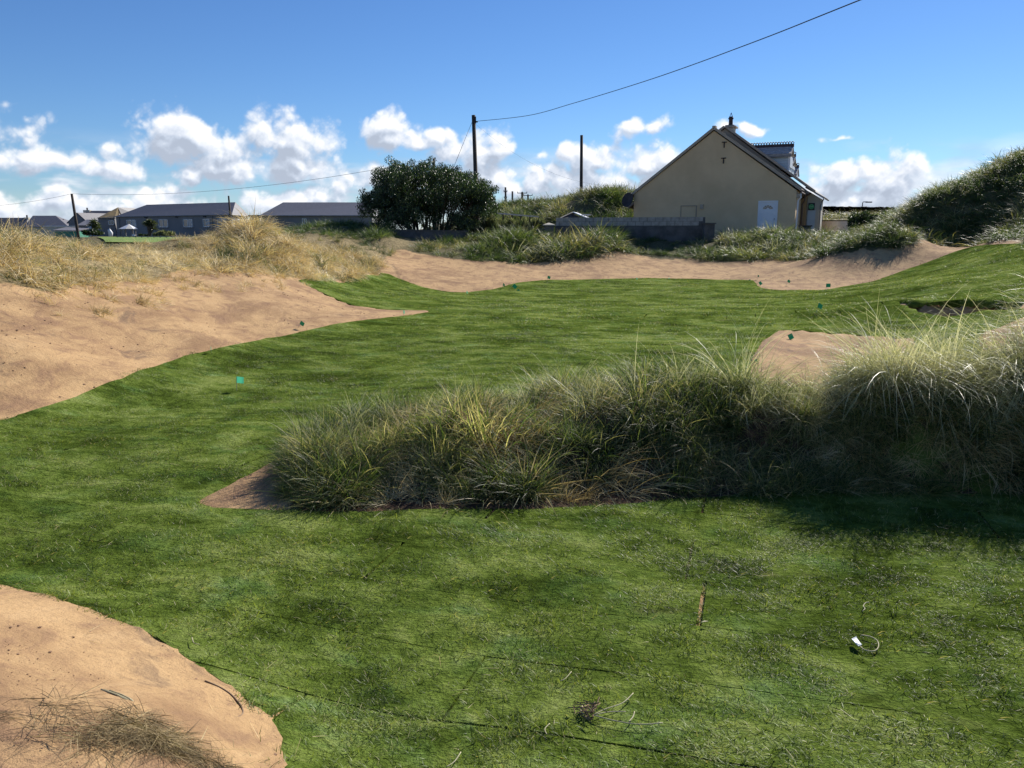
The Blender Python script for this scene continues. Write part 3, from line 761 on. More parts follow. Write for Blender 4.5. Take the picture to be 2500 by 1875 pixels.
# right end of the ridge: big bleached tussocks
def spot_layer(name, pr, spots, label, amt=.3, leanaz=math.radians(100), tb=.6, zoff=0.):
    xs_, ys_, sc_, ti = [], [], [], []
    for (px, d, rad, n, s0, s1, tt) in spots:
        for k in range(n):
            a = rng.uniform(0, 6.283); r_ = rad*math.sqrt(rng.random()); q_ = XY(px, d, .5)
            xs_.append(q_[0]+r_*math.cos(a)); ys_.append(q_[1]+r_*.8*math.sin(a)); sc_.append(rng.uniform(s0, s1)); ti.append(tt)
    x, y = np.array(xs_), np.array(ys_); n = len(x); s = np.array(sc_)[:,None]*np.array([[1,1,1.]])
    return scatter(name, pr, np.stack([x,y,ground_z(x,y)+zoff],-1), lean_rot(n, leanaz, amt, 1.0), s, np.array(ti)+rng.normal(0,.1,n), label, 'dune grass')
big_p = protos([blade_mesh('marram', M_pale, 70, .08, .45, 1.0, .0065, (8,60), 1.25, 7, (-.05,0), 160+s, kink=.12) for s in range(6)])
spot_layer('bleached_marram_tussock', big_p, [(2210,6.4,.35,30,.75,1.08,.55),(2330,6.35,.35,22,.65,.98,.6),(2110,6.45,.25,14,.5,.8,.55),(2420,6.4,.35,22,.6,.9,.62),(2510,6.25,.2,28,.8,1.15,.55),(2620,6.5,.3,24,.8,1.1,.55),(1850,6.8,.15,6,.6,.95,.62),(1800,6.85,.1,4,.9,1.15,.65),(1460,7.0,.25,6,.5,.75,.6),(1640,6.9,.25,7,.45,.7,.6)],
    'bleached pale marram tussocks at the right end of the foreground ridge')
strag = protos([blade_mesh('marram', M_pale, 7, .05, .7, 1.15, .0055, (8,38), .75, 8, (-.12,.0), 180+s) for s in range(5)])
spot_layer('flowering_grass_stalks', strag, [(2180,6.4,.4,13,.65,.95,.75),(2400,6.4,.4,9,.6,.85,.75),(1840,6.9,.25,6,.75,1.1,.72),(1330,7.0,.4,5,.5,.75,.7),(1600,6.9,.4,5,.5,.8,.7),(840,6.0,.2,3,.35,.5,.7),(2020,6.6,.4,7,.6,.8,.7)],
    'thin long stalks rising above the foreground ridge', .25)

spot_layer('matted_straw', fine_d, [(1010,5.95,.18,18,.35,.7,.62),(850,5.7,.14,8,.4,.7,.5),(1080,5.65,.2,9,.4,.8,.6),(1400,5.62,.16,10,.4,.7,.35),(930,5.95,.15,8,.4,.6,.7),(1310,5.75,.2,8,.5,.8,.6),(1700,5.95,.3,10,.5,.9,.5),(2050,6.1,.4,16,.5,1.0,.6),(2350,6.2,.4,18,.6,1.,.6),(2200,6.35,.3,12,.6,1.0,.7)],
    'matted brown straw caught on the front of the foreground ridge', .8, math.radians(265))
# left dunes: medium blades
med_d = protos([blade_mesh('marram', M_straw, 90, .22, .35, .85, .013, (20,75), 1.3, 5, (.15,-.35), 220+s, kink=.2) for s in range(6)])
big_d = protos([blade_mesh('marram', M_straw, 60, .10, .5, .95, .014, (10,45), 1.5, 6, (.35,-.45), 260+s, kink=.1) for s in range(5)])
med_m = protos([blade_mesh('marram', M_mixed, 90, .18, .35, .8, .012, (10,60), 1.2, 5, (.1,-.2), 240+s) for s in range(5)])
def region(name, pr, poly, n, seed, smin, smax, tb, label, amt=.45, leanaz=math.radians(-50), dmin=0, dmax=200, f_=.9, thr=0., sfun=None, spread=.8):
    x, y = poly_pts(poly, n, seed)
    o = (y > dmin) & (y < dmax) & (np.abs(x) < .72*y+3); x, y = x[o], y[o]
    o = clumps(x, y, seed+1, thr, f_); x, y = x[o], y[o]; n = len(x)
    s = scl3(n, smin, smax)*(1+.5*fbm(x*.8, y*.8, 2, seed+4))[:,None]
    if sfun is not None: s = s*sfun(x, y)[:,None]
    return scatter(name, pr, np.stack([x,y,ground_z(x,y)-.02],-1), lean_rot(n, leanaz, amt, spread), s, tb+rng.normal(0,.12,n)+.5*fbm(x*.5,y*.5,2,seed+2), label, 'dune grass')
LD = [p for p in left_grass if p[1] < 45]
def ld_s(x, y):
    px = CX + F*x/(cp*y+.2); return (1-.55*sstep(y, 22, 28)*(px < 560))*np.interp(px, [-200,0,80,160,300,470,540,600,660,760,900],[1.,1.,1.05,.7,.62,.68,.95,1.25,1.2,1.,.95])
region('dry_marram_grass', med_d, LD, 42000, 301, .55, 1.0, .60, 'dry straw coloured marram on the dunes left of the green', dmin=9, dmax=34, sfun=ld_s, f_=1.5)
region('tall_dry_tufts', big_d, LD, 2300, 309, .6, 1.05, .62, 'taller shaggy straw tufts standing out of the left dunes', dmin=10, dmax=32, sfun=ld_s, f_=.7, amt=.6)
region('green_marram_grass', med_m, LD, 12000, 302, .5, .9, .45, 'greenish marram mixed into the dry dunes on the left', dmin=9, dmax=38, thr=.08, sfun=ld_s, f_=1.3)
# small tufts straggling down onto the sand
x, y = poly_pts([hit(0,698), hit(210,690), hit(430,665), hit(600,660), hit(735,678), hit(760,720), hit(450,740), hit(250,790), hit(0,760)], 260, 9)
o = clumps(x, y, 77, .1, 1.2); x, y = x[o], y[o]; n = len(x)
scatter('straggling_grass', med_d, np.stack([x,y,ground_z(x,y)],-1), lean_rot(n, math.radians(-60), .9, .5), scl3(n,.2,.5), .5+rng.normal(0,.1,n), 'flattened dry grass trailing onto the left sand face', 'dune grass')

# far bank, hills and the big dune at the right: coarse blades
co_g = protos([blade_mesh('marram', M_green, 110, .35, .35, .8, .019, (10,65), 1.2, 4, (-.1,-.3), 320+s) for s in range(5)])
co_m = protos([blade_mesh('marram', M_mixed, 80, .35, .35, .85, .026, (10,70), 1.3, 4, (-.2,-.3), 340+s) for s in range(5)])
co_p = protos([blade_mesh('marram', M_pale, 45, .25, .4, .9, .02, (10,60), 1.2, 4, (-.2,-.2), 360+s) for s in range(4)])
bank = [hit(*p) for p in [(985,606),(1060,623),(1200,638),(1380,632),(1530,619)]]+[hit(*p) for p in [(1620,628),(1750,638),(1860,632),(2040,620),(2200,602),(2370,597)]]
bank = bank + [(24,27),(24,40),(19,44),(16,45.5),(8,44.5),(4,44),(-3,43.5)]
def bank_s(x, y):
    px = CX + F*x/(cp*y+.2); return np.interp(px, [950,1000,1150,1250,1380,1500,1540,1660,1720,1800,1900,2000,2100,2300,2600],[.6,.7,.8,1.35,1.65,1.45,.55,.4,.8,1.15,1.25,1.0,.8,.9,1.])
region('bank_grass', co_g, bank, 6500, 401, .7, 1.2, .48, 'green dune grass along the top of the far sand bank', .4, math.radians(-110), sfun=bank_s, f_=.6)
region('bank_dry_grass', co_m, bank, 4200, 402, .6, 1.1, .5, 'yellowish dune grass mixed along the far sand bank', .5, math.radians(-120), sfun=bank_s, f_=.7, thr=.1)
region('bank_pale_grass', co_p, bank, 900, 403, .6, 1.0, .5, 'pale seed heads bending over the far sand bank', .4, math.radians(-120), sfun=bank_s, f_=.8, thr=.05)
rdune = [hit(2170,600), hit(2370,597), hit(2430,592), (17,24),(32,18),(50,25),(50,52),(26,50),(20,44),XY(2120,38)]
region('right_dune_grass', co_g, rdune, 7500, 411, .6, 1.1, .50, 'dark green grass on the tall shaded dune at the right', .45, math.radians(-130), f_=.5)
region('right_dune_pale_grass', co_m, rdune, 6500, 412, .6, 1.1, .42, 'pale grass tufts on the tall dune at the right', .5, math.radians(-130), f_=.6, thr=.1)
hill = [XY(1190,60),XY(1330,56),XY(1640,56),XY(1700,68),XY(1600,78),XY(1150,84)]
region('hill_grass', co_g, hill, 5200, 421, .8, 1.5, .52, 'green dune grass on the hill behind the block wall', .45, math.radians(-110), f_=.35)
region('hill_pale_grass', co_m, hill, 3600, 422, .8, 1.5, .5, 'pale grass on the hill behind the block wall', .5, math.radians(-110), f_=.4, thr=.1)
bk = [XY(700,41),XY(860,37.5),XY(960,40),XY(960,50),XY(640,50),XY(560,60),XY(560,48)]
region('mound_grass', co_g, bk, 3400, 431, .6, 1.0, .45, 'dark green grass on the mound in front of the grey building', .4, math.radians(-60), f_=.5)
farr = [XY(1990,64),XY(2300,58),XY(2400,80),XY(1960,84)]
region('far_right_grass', co_m, farr, 2600, 441, .7, 1.3, .5, 'rough pale grass on the far bank right of the house', .4, math.radians(-110), f_=.4)
farl = [XY(-100,40),XY(600,44),XY(620,75),XY(-200,75)]
region('meadow_grass', co_m, farl, 2400, 451, .3, .5, .45, 'rough grass behind the left dunes', .4, f_=.3, thr=.1)

# clods and crumbs on the sand
M_clod = surf('clod_soil', (.20,.115,.07), (.40,.25,.15), 20., .95, .3)
def clod(seed):
    bm = bmesh.new(); bmesh.ops.create_icosphere(bm, subdivisions=1, radius=.5); r = random.Random(seed)
    for v in bm.verts: v.co *= r.uniform(.6, 1.15); v.co.z *= .65
    me = bpy.data.meshes.new('clod'); bm.to_mesh(me); bm.free(); me.materials.append(M_clod); return me
pr_clod = protos([clod(s) for s in range(5)])
def clods(name, x, y, s0, s1, label):
    o = lawn_sd(x, y) > .01; x, y = x[o], y[o]; n = len(x); s = s0*(s1/s0)**(rng.random(n)**3.5)
    z = height(x, y)
    return scatter(name, pr_clod, np.stack([x,y,z+.01],-1), rotz(n), np.stack([s,s,s],-1), rng.random(n), label, 'soil crumbs')
xx, yy = poly_pts([(-1.0,1.2)]+mound_edge+[(-4.2,3.9),(-4,1.2)], 1500, 31); o = fbm(xx*2.5, yy*2.5, 3, 8) > -.1
sdm = sdist(xx, yy, [(-.75,1.2)]+mound_edge+[(-5,3.9),(-5,1.2)]); o = o | (sdm > -.12)
clods('soil_crumbs', xx[o], yy[o], .004, .024, 'small dark soil crumbs on the near sand mound')
xx, yy = poly_pts([(-1.0,1.2)]+mound_edge+[(-4.2,3.9),(-4,1.2)], 12000, 37); o = fbm(xx*3.5, yy*3.5, 4, 58) > .12
clods('sand_grit', xx[o], yy[o], .002, .009, 'fine dark grit in patches on the near sand mound')
xx, yy = poly_pts(edge_left+[hit(730,690), hit(480,655), hit(200,700), (-9,11), (-8,7)], 3800, 32); o = fbm(xx*.9, yy*.9, 3, 18) > .02
clods('sand_clods', xx[o], yy[o], .008, .05, 'dark clods scattered on the left sand face')
xx, yy = poly_pts(lobe[16:]+[(16,36),(-5,38)], 2500, 33); 
clods('bank_clods', xx, yy, .01, .05, 'clods scattered on the far sand bank')
xx, yy = poly_pts(hole_ridge, 1500, 34); clods('ridge_crumbs', xx, yy, .008, .06, 'soil crumbs at the foot of the foreground ridge')

# dry grass heap and loose straws
M_hay = foliage('dead_hay', [(0., (.06,.045,.025)), (.35, (.22,.16,.08)), (.7, (.46,.36,.19)), (1., (.70,.58,.34))], .2, 6., .7, .2)
heap = protos([blade_mesh('hay', M_hay, 60, .14, .15, .5, .0042, (80,95), .12, 5, (.2,.1), 500+s, kink=.3) for s in range(5)])
hx, hy, hz_ = PZ(395, 1840, .3)
n = 62; x = hx+rng.normal(0,.16,n); y = hy-.02+rng.normal(0,.07,n)
scatter('dead_grass_heap', heap, np.stack([x,y,ground_z(x,y)+rng.uniform(.01,.05,n)],-1), slope_rot(x, y, rng.normal(.2,.9,n)), scl3(n,.2,.5), .3+rng.normal(0,.15,n), 'heap of dead brown grass on the near sand mound', 'grass heap')
x, y = poly_pts([(-.9,1.6)]+mound_edge+[(-4.2,3.9),(-4,1.5)], 60, 35)
straws = protos([blade_mesh('straw', M_straw, 2, .05, .08, .3, .004, (84,92), .05, 5, (0,0), 520+s, kink=.2) for s in range(6)])
n = len(x); scatter('loose_straws', straws, np.stack([x,y,ground_z(x,y)+.025],-1), rotz(n), scl3(n,.4,1.), .6+rng.normal(0,.15,n), 'loose straws lying on the near sand mound', 'straw')
x, y = lawn_pts(90, 2.4, 8, .7); n = len(x)
scatter('turf_straws', straws, np.stack([x,y,ground_z(x,y)+.055],-1), rotz(n), scl3(n,.25,.6), .75+rng.normal(0,.1,n), 'thin dry straws lying on the turf', 'straw')

# ------------------------------------------------------------------ simple materials
M = {}
M['render'] = surf('tan_render', (.60,.445,.26), (.71,.535,.32), .5, .9, .25, 60.)
M['render_dark'] = surf('brown_render', (.34,.27,.20), (.40,.32,.235), .8, .9, .2, 40.)
M['render_cream'] = surf('cream_render', (.52,.47,.37), (.58,.53,.43), .8, .9, .2, 40.)
M['orange'] = surf('ochre_render', (.40,.25,.12), (.44,.28,.14), .8, .9, .2)
M['roofb'] = surf('brown_roof', (.17,.15,.13), (.24,.205,.175), 4., .8, .3, 14.)
M['verge'] = surf('cement_verge', (.36,.30,.23), (.46,.39,.30), 3., .85, .2)
M['slate'] = surf('dark_slate', (.075,.073,.08), (.11,.105,.115), 3., .55, .3, 12., (1,1,4), .5)
M['slate_l'] = surf('light_slate', (.15,.14,.15), (.21,.20,.205), 3., .6, .3, 12., (1,1,4), .5)
M['dorm'] = surf('weathered_slate', (.32,.30,.28), (.58,.53,.47), 6., .6, .3, 14.)
M['siding'] = surf('grey_siding', (.50,.58,.61), (.56,.63,.66), 2., .5, .05)
M['ridge'] = surf('ridge_tile', (.045,.03,.035), (.07,.05,.05), 5., .6, .2)
M['white'] = surf('white_paint', (.72,.74,.76), (.80,.80,.80), 3., .45, .03)
M['trimgrey'] = surf('grey_trim', (.20,.19,.18), (.28,.27,.26), 3., .5, .05)
M['brownp'] = surf('brown_pipe', (.10,.06,.04), (.13,.08,.05), 3., .5, .05)
M['dark'] = surf('dark_metal', (.02,.02,.022), (.035,.035,.04), 3., .6, .05)
M['pot'] = surf('chimney_pot', (.035,.028,.03), (.055,.04,.04), 4., .7, .1)
M['block'] = surf('concrete_block', (.26,.25,.22), (.38,.36,.32), 5., .95, .4, 40.)
M['mortar'] = surf('mortar', (.085,.08,.075), (.12,.115,.105), 5., .95, .3)
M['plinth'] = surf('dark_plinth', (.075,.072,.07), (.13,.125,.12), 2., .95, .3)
M['greywall'] = surf('grey_render', (.17,.17,.175), (.215,.215,.22), .3, .9, .2, 10.)
M['glass'] = surf('window_glass', (.03,.045,.06), (.05,.08,.11), 1., .08, 0, 1., (1,1,1), .8)
M['curtain'] = surf('blue_glass', (.06,.13,.20), (.08,.17,.26), 1., .12, 0, 1., (1,1,1), .8)
M['wood'] = surf('tarred_wood', (.045,.035,.028), (.085,.065,.05), 4., .85, .3, 30., (4,4,.4))
M['wire'] = surf('black_wire', (.02,.02,.02), (.03,.03,.03), 4., .6, 0)
M['rail'] = surf('pale_rail', (.50,.48,.44), (.62,.60,.55), 4., .7, .1)
M['stone'] = surf('field_stone', (.26,.235,.20), (.46,.42,.36), 6., .95, .4)
M['lichen'] = surf('lichen_roof', (.10,.088,.07), (.24,.17,.07), 1.2, .9, .3)
M['bark'] = surf('bark', (.06,.05,.04), (.11,.09,.07), 9., .9, .4, 40., (3,3,.6))
M['tarp'] = surf('green_sheet', (.05,.22,.15), (.10,.32,.22), 3., .6, .1)
M['field'] = surf('field_grass', (.13,.20,.035), (.20,.28,.06), .3, .95, .2, 20.)
def translucent_mat(name, c, tc_, k=.55):
    m, t, out = new_mat(name); b = t.node('ShaderNodeBsdfPrincipled')
    pos = t.node('ShaderNodeNewGeometry').outputs['Position']
    t.put(b.inputs['Base Color'], t.mix(t.noise(pos, 30.), c, tuple(x*.85 for x in c))); b.inputs['Roughness'].default_value = .4
    tr = t.node('ShaderNodeBsdfTranslucent'); tr.inputs[0].default_value = tuple(tc_)+(1,)
    mx = t.node('ShaderNodeMixShader'); mx.inputs[0].default_value = k
    t.l.new(b.outputs[0], mx.inputs[1]); t.l.new(tr.outputs[0], mx.inputs[2]); t.l.new(mx.outputs[0], out.inputs[0]); return m
M['flag'] = translucent_mat('green_flag_film', (.01,.11,.06), (.0,.13,.06), .3)
M['flag_lit'] = translucent_mat('sunlit_green_flag_film', (.06,.40,.24), (.08,.46,.28), .5)  # lit copy of the flag film: sun shining through is put into the colour

# ------------------------------------------------------------------ the house with the tan gable
AX = math.radians(24.5); ha = Vector((math.sin(AX), math.cos(AX), 0)); hg = Vector((math.cos(AX), -math.sin(AX), 0))
HR = P(1938, 577, 47.0); GZH = 1.3
HO = Vector((HR.x, HR.y, 0))                # right near corner of the gable, on the ground
def H(g_, a_, z): return HO + hg*g_ + ha*a_ + Vector((0,0,z))   # g_ along the gable (negative = left), a_ back, z up
house = thing('gabled_house', 'tan rendered house with a steep blank gable and white door above the far bank', 'house', H(0,0,GZH))
WL = -9.52; ZE = 4.33; ZA = 7.93; GA = -4.80
wall = MB().prism([H(WL,0,GZH), H(0,0,GZH), H(0,0,ZE), H(GA,0,ZA-.12), H(WL,0,ZE-.03)], ha*3.0); wall.build('gable_wall', M['render'], house)
# roof planes of the near wing
def slab(a, b_, c_, d_, th): 
    a, b_, c_, d_ = map(Vector, (a,b_,c_,d_)); n = (b_-a).cross(d_-a).normalized()*th
    if n.z < 0: n = -n
    return MB().add([a,b_,c_,d_,a+n,b_+n,c_+n,d_+n], [(0,1,2,3),(7,6,5,4),(0,4,5,1),(1,5,6,2),(2,6,7,3),(3,7,4,0)])
slab(H(WL-.22,-.05,ZE-.20), H(GA,-.05,ZA-.06), H(GA,3.1,ZA-.06), H(WL-.22,3.1,ZE-.20), .10).build('roof', M['roofb'], house)
slab(H(GA,-.05,ZA-.06), H(.18,-.05,ZE-.02), H(.18,3.1,ZE-.02), H(GA,3.1,ZA-.06), .10).build('roof', M['roofb'], house)
# verge strips along the gable edge
slab(H(WL-.24,-.13,ZE-.22), H(GA,-.13,ZA-.05), H(GA,-.05,ZA-.05), H(WL-.24,-.05,ZE-.22), .14).build('verge', M['verge'], house)
slab(H(GA,-.13,ZA-.05), H(.20,-.13,ZE-.03), H(.20,-.05,ZE-.03), H(GA,-.05,ZA-.05), .14).build('verge', M['verge'], house)
MB().box(GA-.1,GA+.1,-.14,.3,ZA+.04,ZA+.16, Matrix.Translation(HO) @ Matrix(((hg.x,ha.x,0,0),(hg.y,ha.y,0,0),(0,0,1,0),(0,0,0,1)))).build('ridge_cap', M['verge'], house)
HM = Matrix.Translation(HO) @ Matrix(((hg.x,ha.x,0,0),(hg.y,ha.y,0,0),(0,0,1,0),(0,0,0,1)))
def hbox(g0,g1,a0,a1,z0,z1): return MB().box(g0,g1,a0,a1,z0,z1,HM)
# taller, wider block behind
W2 = 0.45; ZA2 = 8.36; GA2 = -4.71; ZE2 = 4.43; A2 = 3.02; A2b = 16.
MB().prism([H(-10.4,A2,GZH), H(W2-.15,A2,GZH), H(W2-.15,A2,ZE2-.25), H(GA2,A2,ZA2-.15), H(-10.4,A2,ZE2-.6)], ha*(A2b-A2)).build('rear_wall', M['orange'], house)
MB().prism([H(-4.2,A2-.03,6.0), H(-.2,A2-.03,ZE2-.55), H(W2+.02,A2-.03,ZE2-.1), H(GA2,A2-.03,ZA2-.08), H(GA2-1.4,A2-.03,ZA2-1.25)], ha*(-.04)).build('gable_cladding', M['render_dark'], house)
slab(H(GA2,A2-.2,ZA2-.05), H(W2+.25,A2-.2,ZE2-.12), H(W2+.25,A2b,ZE2-.12), H(GA2,A2b,ZA2-.05), .1).build('roof', M['roofb'], house)
slab(H(-10.7,A2-.2,ZE2-.9), H(GA2,A2-.2,ZA2-.05), H(GA2,A2b,ZA2-.05), H(-10.7,A2b,ZE2-.9), .1).build('roof', M['roofb'], house)
slab(H(GA2,A2-.26,ZA2-.03), H(W2+.28,A2-.26,ZE2-.1), H(W2+.28,A2-.2,ZE2-.1), H(GA2,A2-.2,ZA2-.03), .12).build('verge', M['verge'], house)
slab(H(GA2-2.2,A2-.26,ZA2-1.62), H(GA2,A2-.26,ZA2-.03), H(GA2,A2-.2,ZA2-.03), H(GA2-2.2,A2-.2,ZA2-1.62), .12).build('verge', M['verge'], house)
MB().tube([H(-.18,A2-.16,ZE2-.6), H(W2+.1,A2-.16,ZE2-.14)], .05).build('soffit_edge', M['brownp'], house)
# gutters and pipes at the right corner
MB().tube([H(.24,-.05,ZE-.14), H(.24,3.0,ZE-.14)], .07).build('gutter', M['brownp'], house)
MB().tube([H(.24,-.02,ZE-.18), H(.24,.05,ZE-.42), H(.10,.1,ZE-.58), H(.07,.1,GZH)], .045).build('downpipe', M['white'], house)
MB().tube([H(.24,2.6,ZE-.2), H(.24,2.6,ZE-.5), H(.12,2.6,ZE-.7), H(.12,2.6,GZH)], .05).build('downpipe', M['brownp'], house)
hbox(.0,.2,.02,.5,ZE-.42,ZE-.2).build('eave_box', M['verge'], house)
MB().tube([H(W2+.3,A2,ZE2-.1), H(W2+.3,A2b,ZE2-.1)], .06).build('gutter', M['trimgrey'], house)
# chimney
ch = hbox(GA2-.12,GA2+.42,A2+.6,A2+1.3,ZA2-1.6,ZA2+.04).build('chimney', M['render_cream'], house)
hbox(GA2-.25,GA2+.55,A2+.5,A2+1.4,ZA2+.04,ZA2+.13).build('chimney_cap', M['verge'], ch)
hbox(GA2-.12,GA2+.42,A2+.6,A2+1.3,ZA2+.13,ZA2+.20).build('flaunching', M['trimgrey'], ch)
pc = H(GA2+.15,A2+.95,-.65)
pts = [(.15,.82),(.13,.95),(.12,1.2),(.16,1.24),(.16,1.31),(.12,1.33),(.13,1.38)]
MB().tube([pc+Vector((0,0,ZA2+z)) for _, z in pts], [r_ for r_, _ in pts], 12).build('chimney_pot', M['pot'], ch, True)
cw = MB(); top = pc+Vector((0,0,ZA2+1.62))
for k in range(4):
    a = k*math.pi/2+.6; cw.tube([pc+Vector((.12*math.cos(a),.12*math.sin(a),ZA2+1.36)), top], .016, 5)
cw.build('wire_cowl', M['dark'], ch)
# door
GD0, GD1 = -1.98, -1.06
dr = hbox(GD0,GD1,-.02,.02,GZH+.3,3.68).build('door', M['white'], house)
for a0,a1,b0,b1 in ((GD0-.09,GD0,GZH+.3,3.77),(GD1,GD1+.09,GZH+.3,3.77),(GD0,GD1,3.68,3.77)):
    hbox(a0,a1,-.055,.0,b0,b1).build('door_frame', M['white'], dr)
gc_ = (GD0+GD1)/2
for k in range(5):
    t0 = math.pi*(k+.08)/5; t1 = math.pi*(k+.92)/5
    poly = [H(gc_+r_*math.cos(t_), -.028, 3.30+r_*.8*math.sin(t_)) for r_, t_ in ((.08,t0),(.27,t0),(.285,(t0+t1)/2),(.27,t1),(.08,t1))]
    MB().prism(poly, ha*(-.006)).build('fanlight_pane', M['glass'], dr)
for g0,g1 in ((GD0+.12,gc_-.06),(gc_+.06,GD1-.12)):
    fr = MB()
    for (a0,a1,z0,z1) in ((g0,g1,3.02,3.05),(g0,g1,2.0,2.03),(g0,g0+.03,2.03,3.02),(g1-.03,g1,2.03,3.02)): fr.box(a0,a1,-.04,-.02,z0,z1,HM)
    fr.build('door_panel', M['white'], dr)
hbox(GD1-.09,GD1-.05,-.07,-.02,2.7,2.76).build('door_handle', M['trimgrey'], dr)
# blocked-up window, meter box, wall ties
bw = MB(); G0, G1, Z0_, Z1_ = -6.55, -5.68, 2.55, 3.52
wf = hbox(G0,G1,-.015,.005,2.2,Z1_).build('blocked_window', M['render'], house)
for a0,a1,z0,z1 in ((G0-.05,G0,2.2,Z1_+.05),(G1,G1+.05,2.2,Z1_+.05),(G0,G1,Z1_,Z1_+.05)): hbox(a0,a1,-.045,.0,z0,z1).build('frame', M['render_dark'], wf)
hbox(-5.42,-5.24,-.1,.0,3.35,3.62).build('vent_box', M['verge'], house)
for zc in (7.12, 6.22):
    tm = MB().box(-4.32,-4.04,-.06,-.001,zc,zc+.05,HM).box(-4.21,-4.15,-.05,-.001,zc-.28,zc,HM); tm.build('wall_tie', M['dark'], house)
# satellite dish on the left corner
sat = MB(); ctr = H(WL-.32,-.3,3.95); nrm = Vector((-.75,-.6,.25)).normalized(); uu_ = nrm.orthogonal().normalized(); ww_ = nrm.cross(uu_)
vv_ = [ctr - nrm*.08]
for k in range(16):
    a = k*math.pi/8; vv_.append(ctr + (uu_*math.cos(a)+ww_*math.sin(a))*.46)
vv_ += [v + nrm*.02 for v in vv_]
ff_ = [(0,1+k,1+(k+1)%16) for k in range(16)] + [(17,18+(k+1)%16,18+k) for k in range(16)] + [(1+k,18+k,18+(k+1)%16,1+(k+1)%16) for k in range(16)]
sat.add(vv_, ff_); so = sat.build('satellite_dish', M['dark'], house)
MB().tube([H(WL,.02,3.85), H(WL-.2,-.1,3.8), ctr-nrm*.08], .03).build('bracket', M['dark'], so)
# dormers on the right-hand roof slope
def dormer(a0, g1, ztop, seg_n):
    """cheek wall, small pitched roof and ring-crested ridge running out from the main roof"""
    g0 = g1-3.3; zc = ztop-.55; ze = zc-.02; w = 1.5
    def rz(g_): return ZA2-.05 + (g_-GA2)*(ZE2-.12-ZA2+.05)/(W2+.25-GA2) + .12
    ck = MB().prism([H(g1,a0,rz(g1)), H(g1,a0,ze), H(max(g0, GA2+.2),a0,ze), H(max(g0,GA2+.2),a0,min(ze-.01,rz(max(g0,GA2+.2))))], ha*w).build('dormer', M['siding'], house)
    for k in range(10):
        z = ze-.16*(k+1); gl = GA2 + (z-.12-(ZA2-.05))*(W2+.25-GA2)/(ZE2-.12-ZA2+.05)
        if z > rz(g1)-.0: MB().prism([H(gl,a0,z), H(g1-.08,a0,z), H(g1-.08,a0-.02,z+.015), H(gl,a0-.02,z+.015)], Vector((0,0,.13))).build('board', M['siding'], ck)
    hbox(g1-.08,g1+.02,a0-.04,a0+.02,rz(g1),ze).build('corner_trim', M['white'], ck)
    hbox(g1+.02,g1+.05,a0,a0+w,rz(g1)+.3,ze-.05).build('window_frame', M['white'], ck)
    rf = MB().prism([H(g0,a0-.2,zc), H(g1+.12,a0-.2,zc), H(g1+.12,a0+w/2,ztop), H(g0,a0+w/2,ztop)], Vector((0,0,.05)))
    rf.quad(H(g0,a0+w+.2,zc), H(g1+.12,a0+w+.2,zc), H(g1+.12,a0+w/2,ztop), H(g0,a0+w/2,ztop)); rf = rf.build('dormer_roof', M['dorm'], ck)
    slope = (H(0,a0+w/2,ztop)-H(0,a0-.2,zc)); 
    for r_ in range(4):          # slate courses, proud of the roof
        for c_ in range(12):
            ga = g1+.1 - c_*.28 - (r_%2)*.14; gb = ga-.265
            if gb < g0: continue
            p0 = H(ga,a0-.2,zc)+slope*(r_/4)+Vector((0,-.01,.055)); p1 = H(gb,a0-.2,zc)+slope*(r_/4)+Vector((0,-.01,.055))
            n_ = Vector((0,0,.012+.01*R.random()))
            MB().prism([p0+n_, p1+n_, p1+slope*.24, p0+slope*.24], Vector((0,0,.012))).build('slate', M['dorm'], rf)
    hbox(g0,g1+.1,a0-.22,a0-.19,zc-.12,zc+.0).build('fascia', M['trimgrey'], ck)
    hbox(g0,g1+.14,a0+w/2-.1,a0+w/2+.1,ztop+.0,ztop+.17).build('ridge_tile', M['ridge'], ck)
    base = H(0,a0+w/2,ztop+.14)
    me = None
    for k in range(seg_n):
        g_ = g1+.05-k*.165; c0 = H(g_,a0+w/2,ztop+.25)
        if me is None:
            mb = MB(); mb.tube([hg*(.075*math.cos(a))+Vector((0,0,.08*math.sin(a))) for a in [i*math.pi/5 for i in range(11)]], .028, 5, False)
            me = mb.mesh('ridge_ring', M['ridge'])
        o = bpy.data.objects.new('ridge_ring', me); COL.objects.link(o); o.parent = ck; o.location = c0-ORG[house.name]
dormer(A2+1.6, -.98, 7.24, 17)
dormer(A2+5.4, -1.2, 6.95, 6)
dormer(A2+9.0, -1.3, 6.5, 5)
# porch with the round green sign
MB().prism([H(W2-.14,A2+.6,GZH), H(W2+.62,A2+.6,GZH), H(W2+.62,A2+.6,3.98), H(W2-.14,A2+.6,4.45)], ha*2.2).build('porch', M['render_cream'], house)
slab(H(W2-.3,A2+.3,4.62), H(W2+.82,A2+.3,3.98), H(W2+.82,A2+3.0,3.98), H(W2-.3,A2+3.0,4.62), .08).build('porch_roof', M['dorm'], house)
MB().tube([H(W2+.82,A2+.3,3.96), H(W2+.70,A2+.35,3.75), H(W2+.64,A2+.5,3.6), H(W2+.64,A2+.5,GZH)], .035).build('downpipe', M['trimgrey'], house)
pn = hbox(W2-.08,W2+.36,A2+.55,A2+.6,GZH,3.3).build('porch_panel', M['siding'], house)
sg = hbox(W2-.06,W2+.30,A2+.50,A2+.55,3.3,3.72).build('sign_board', M['dark'], house)
M['signg'] = surf('sign_green', (.06,.34,.12), (.08,.40,.15), 3., .5, 0); M['signp'] = surf('sign_pale', (.25,.60,.30), (.3,.65,.35), 3., .5, 0)
sc_ = H(W2+.12,A2+.49,3.51)
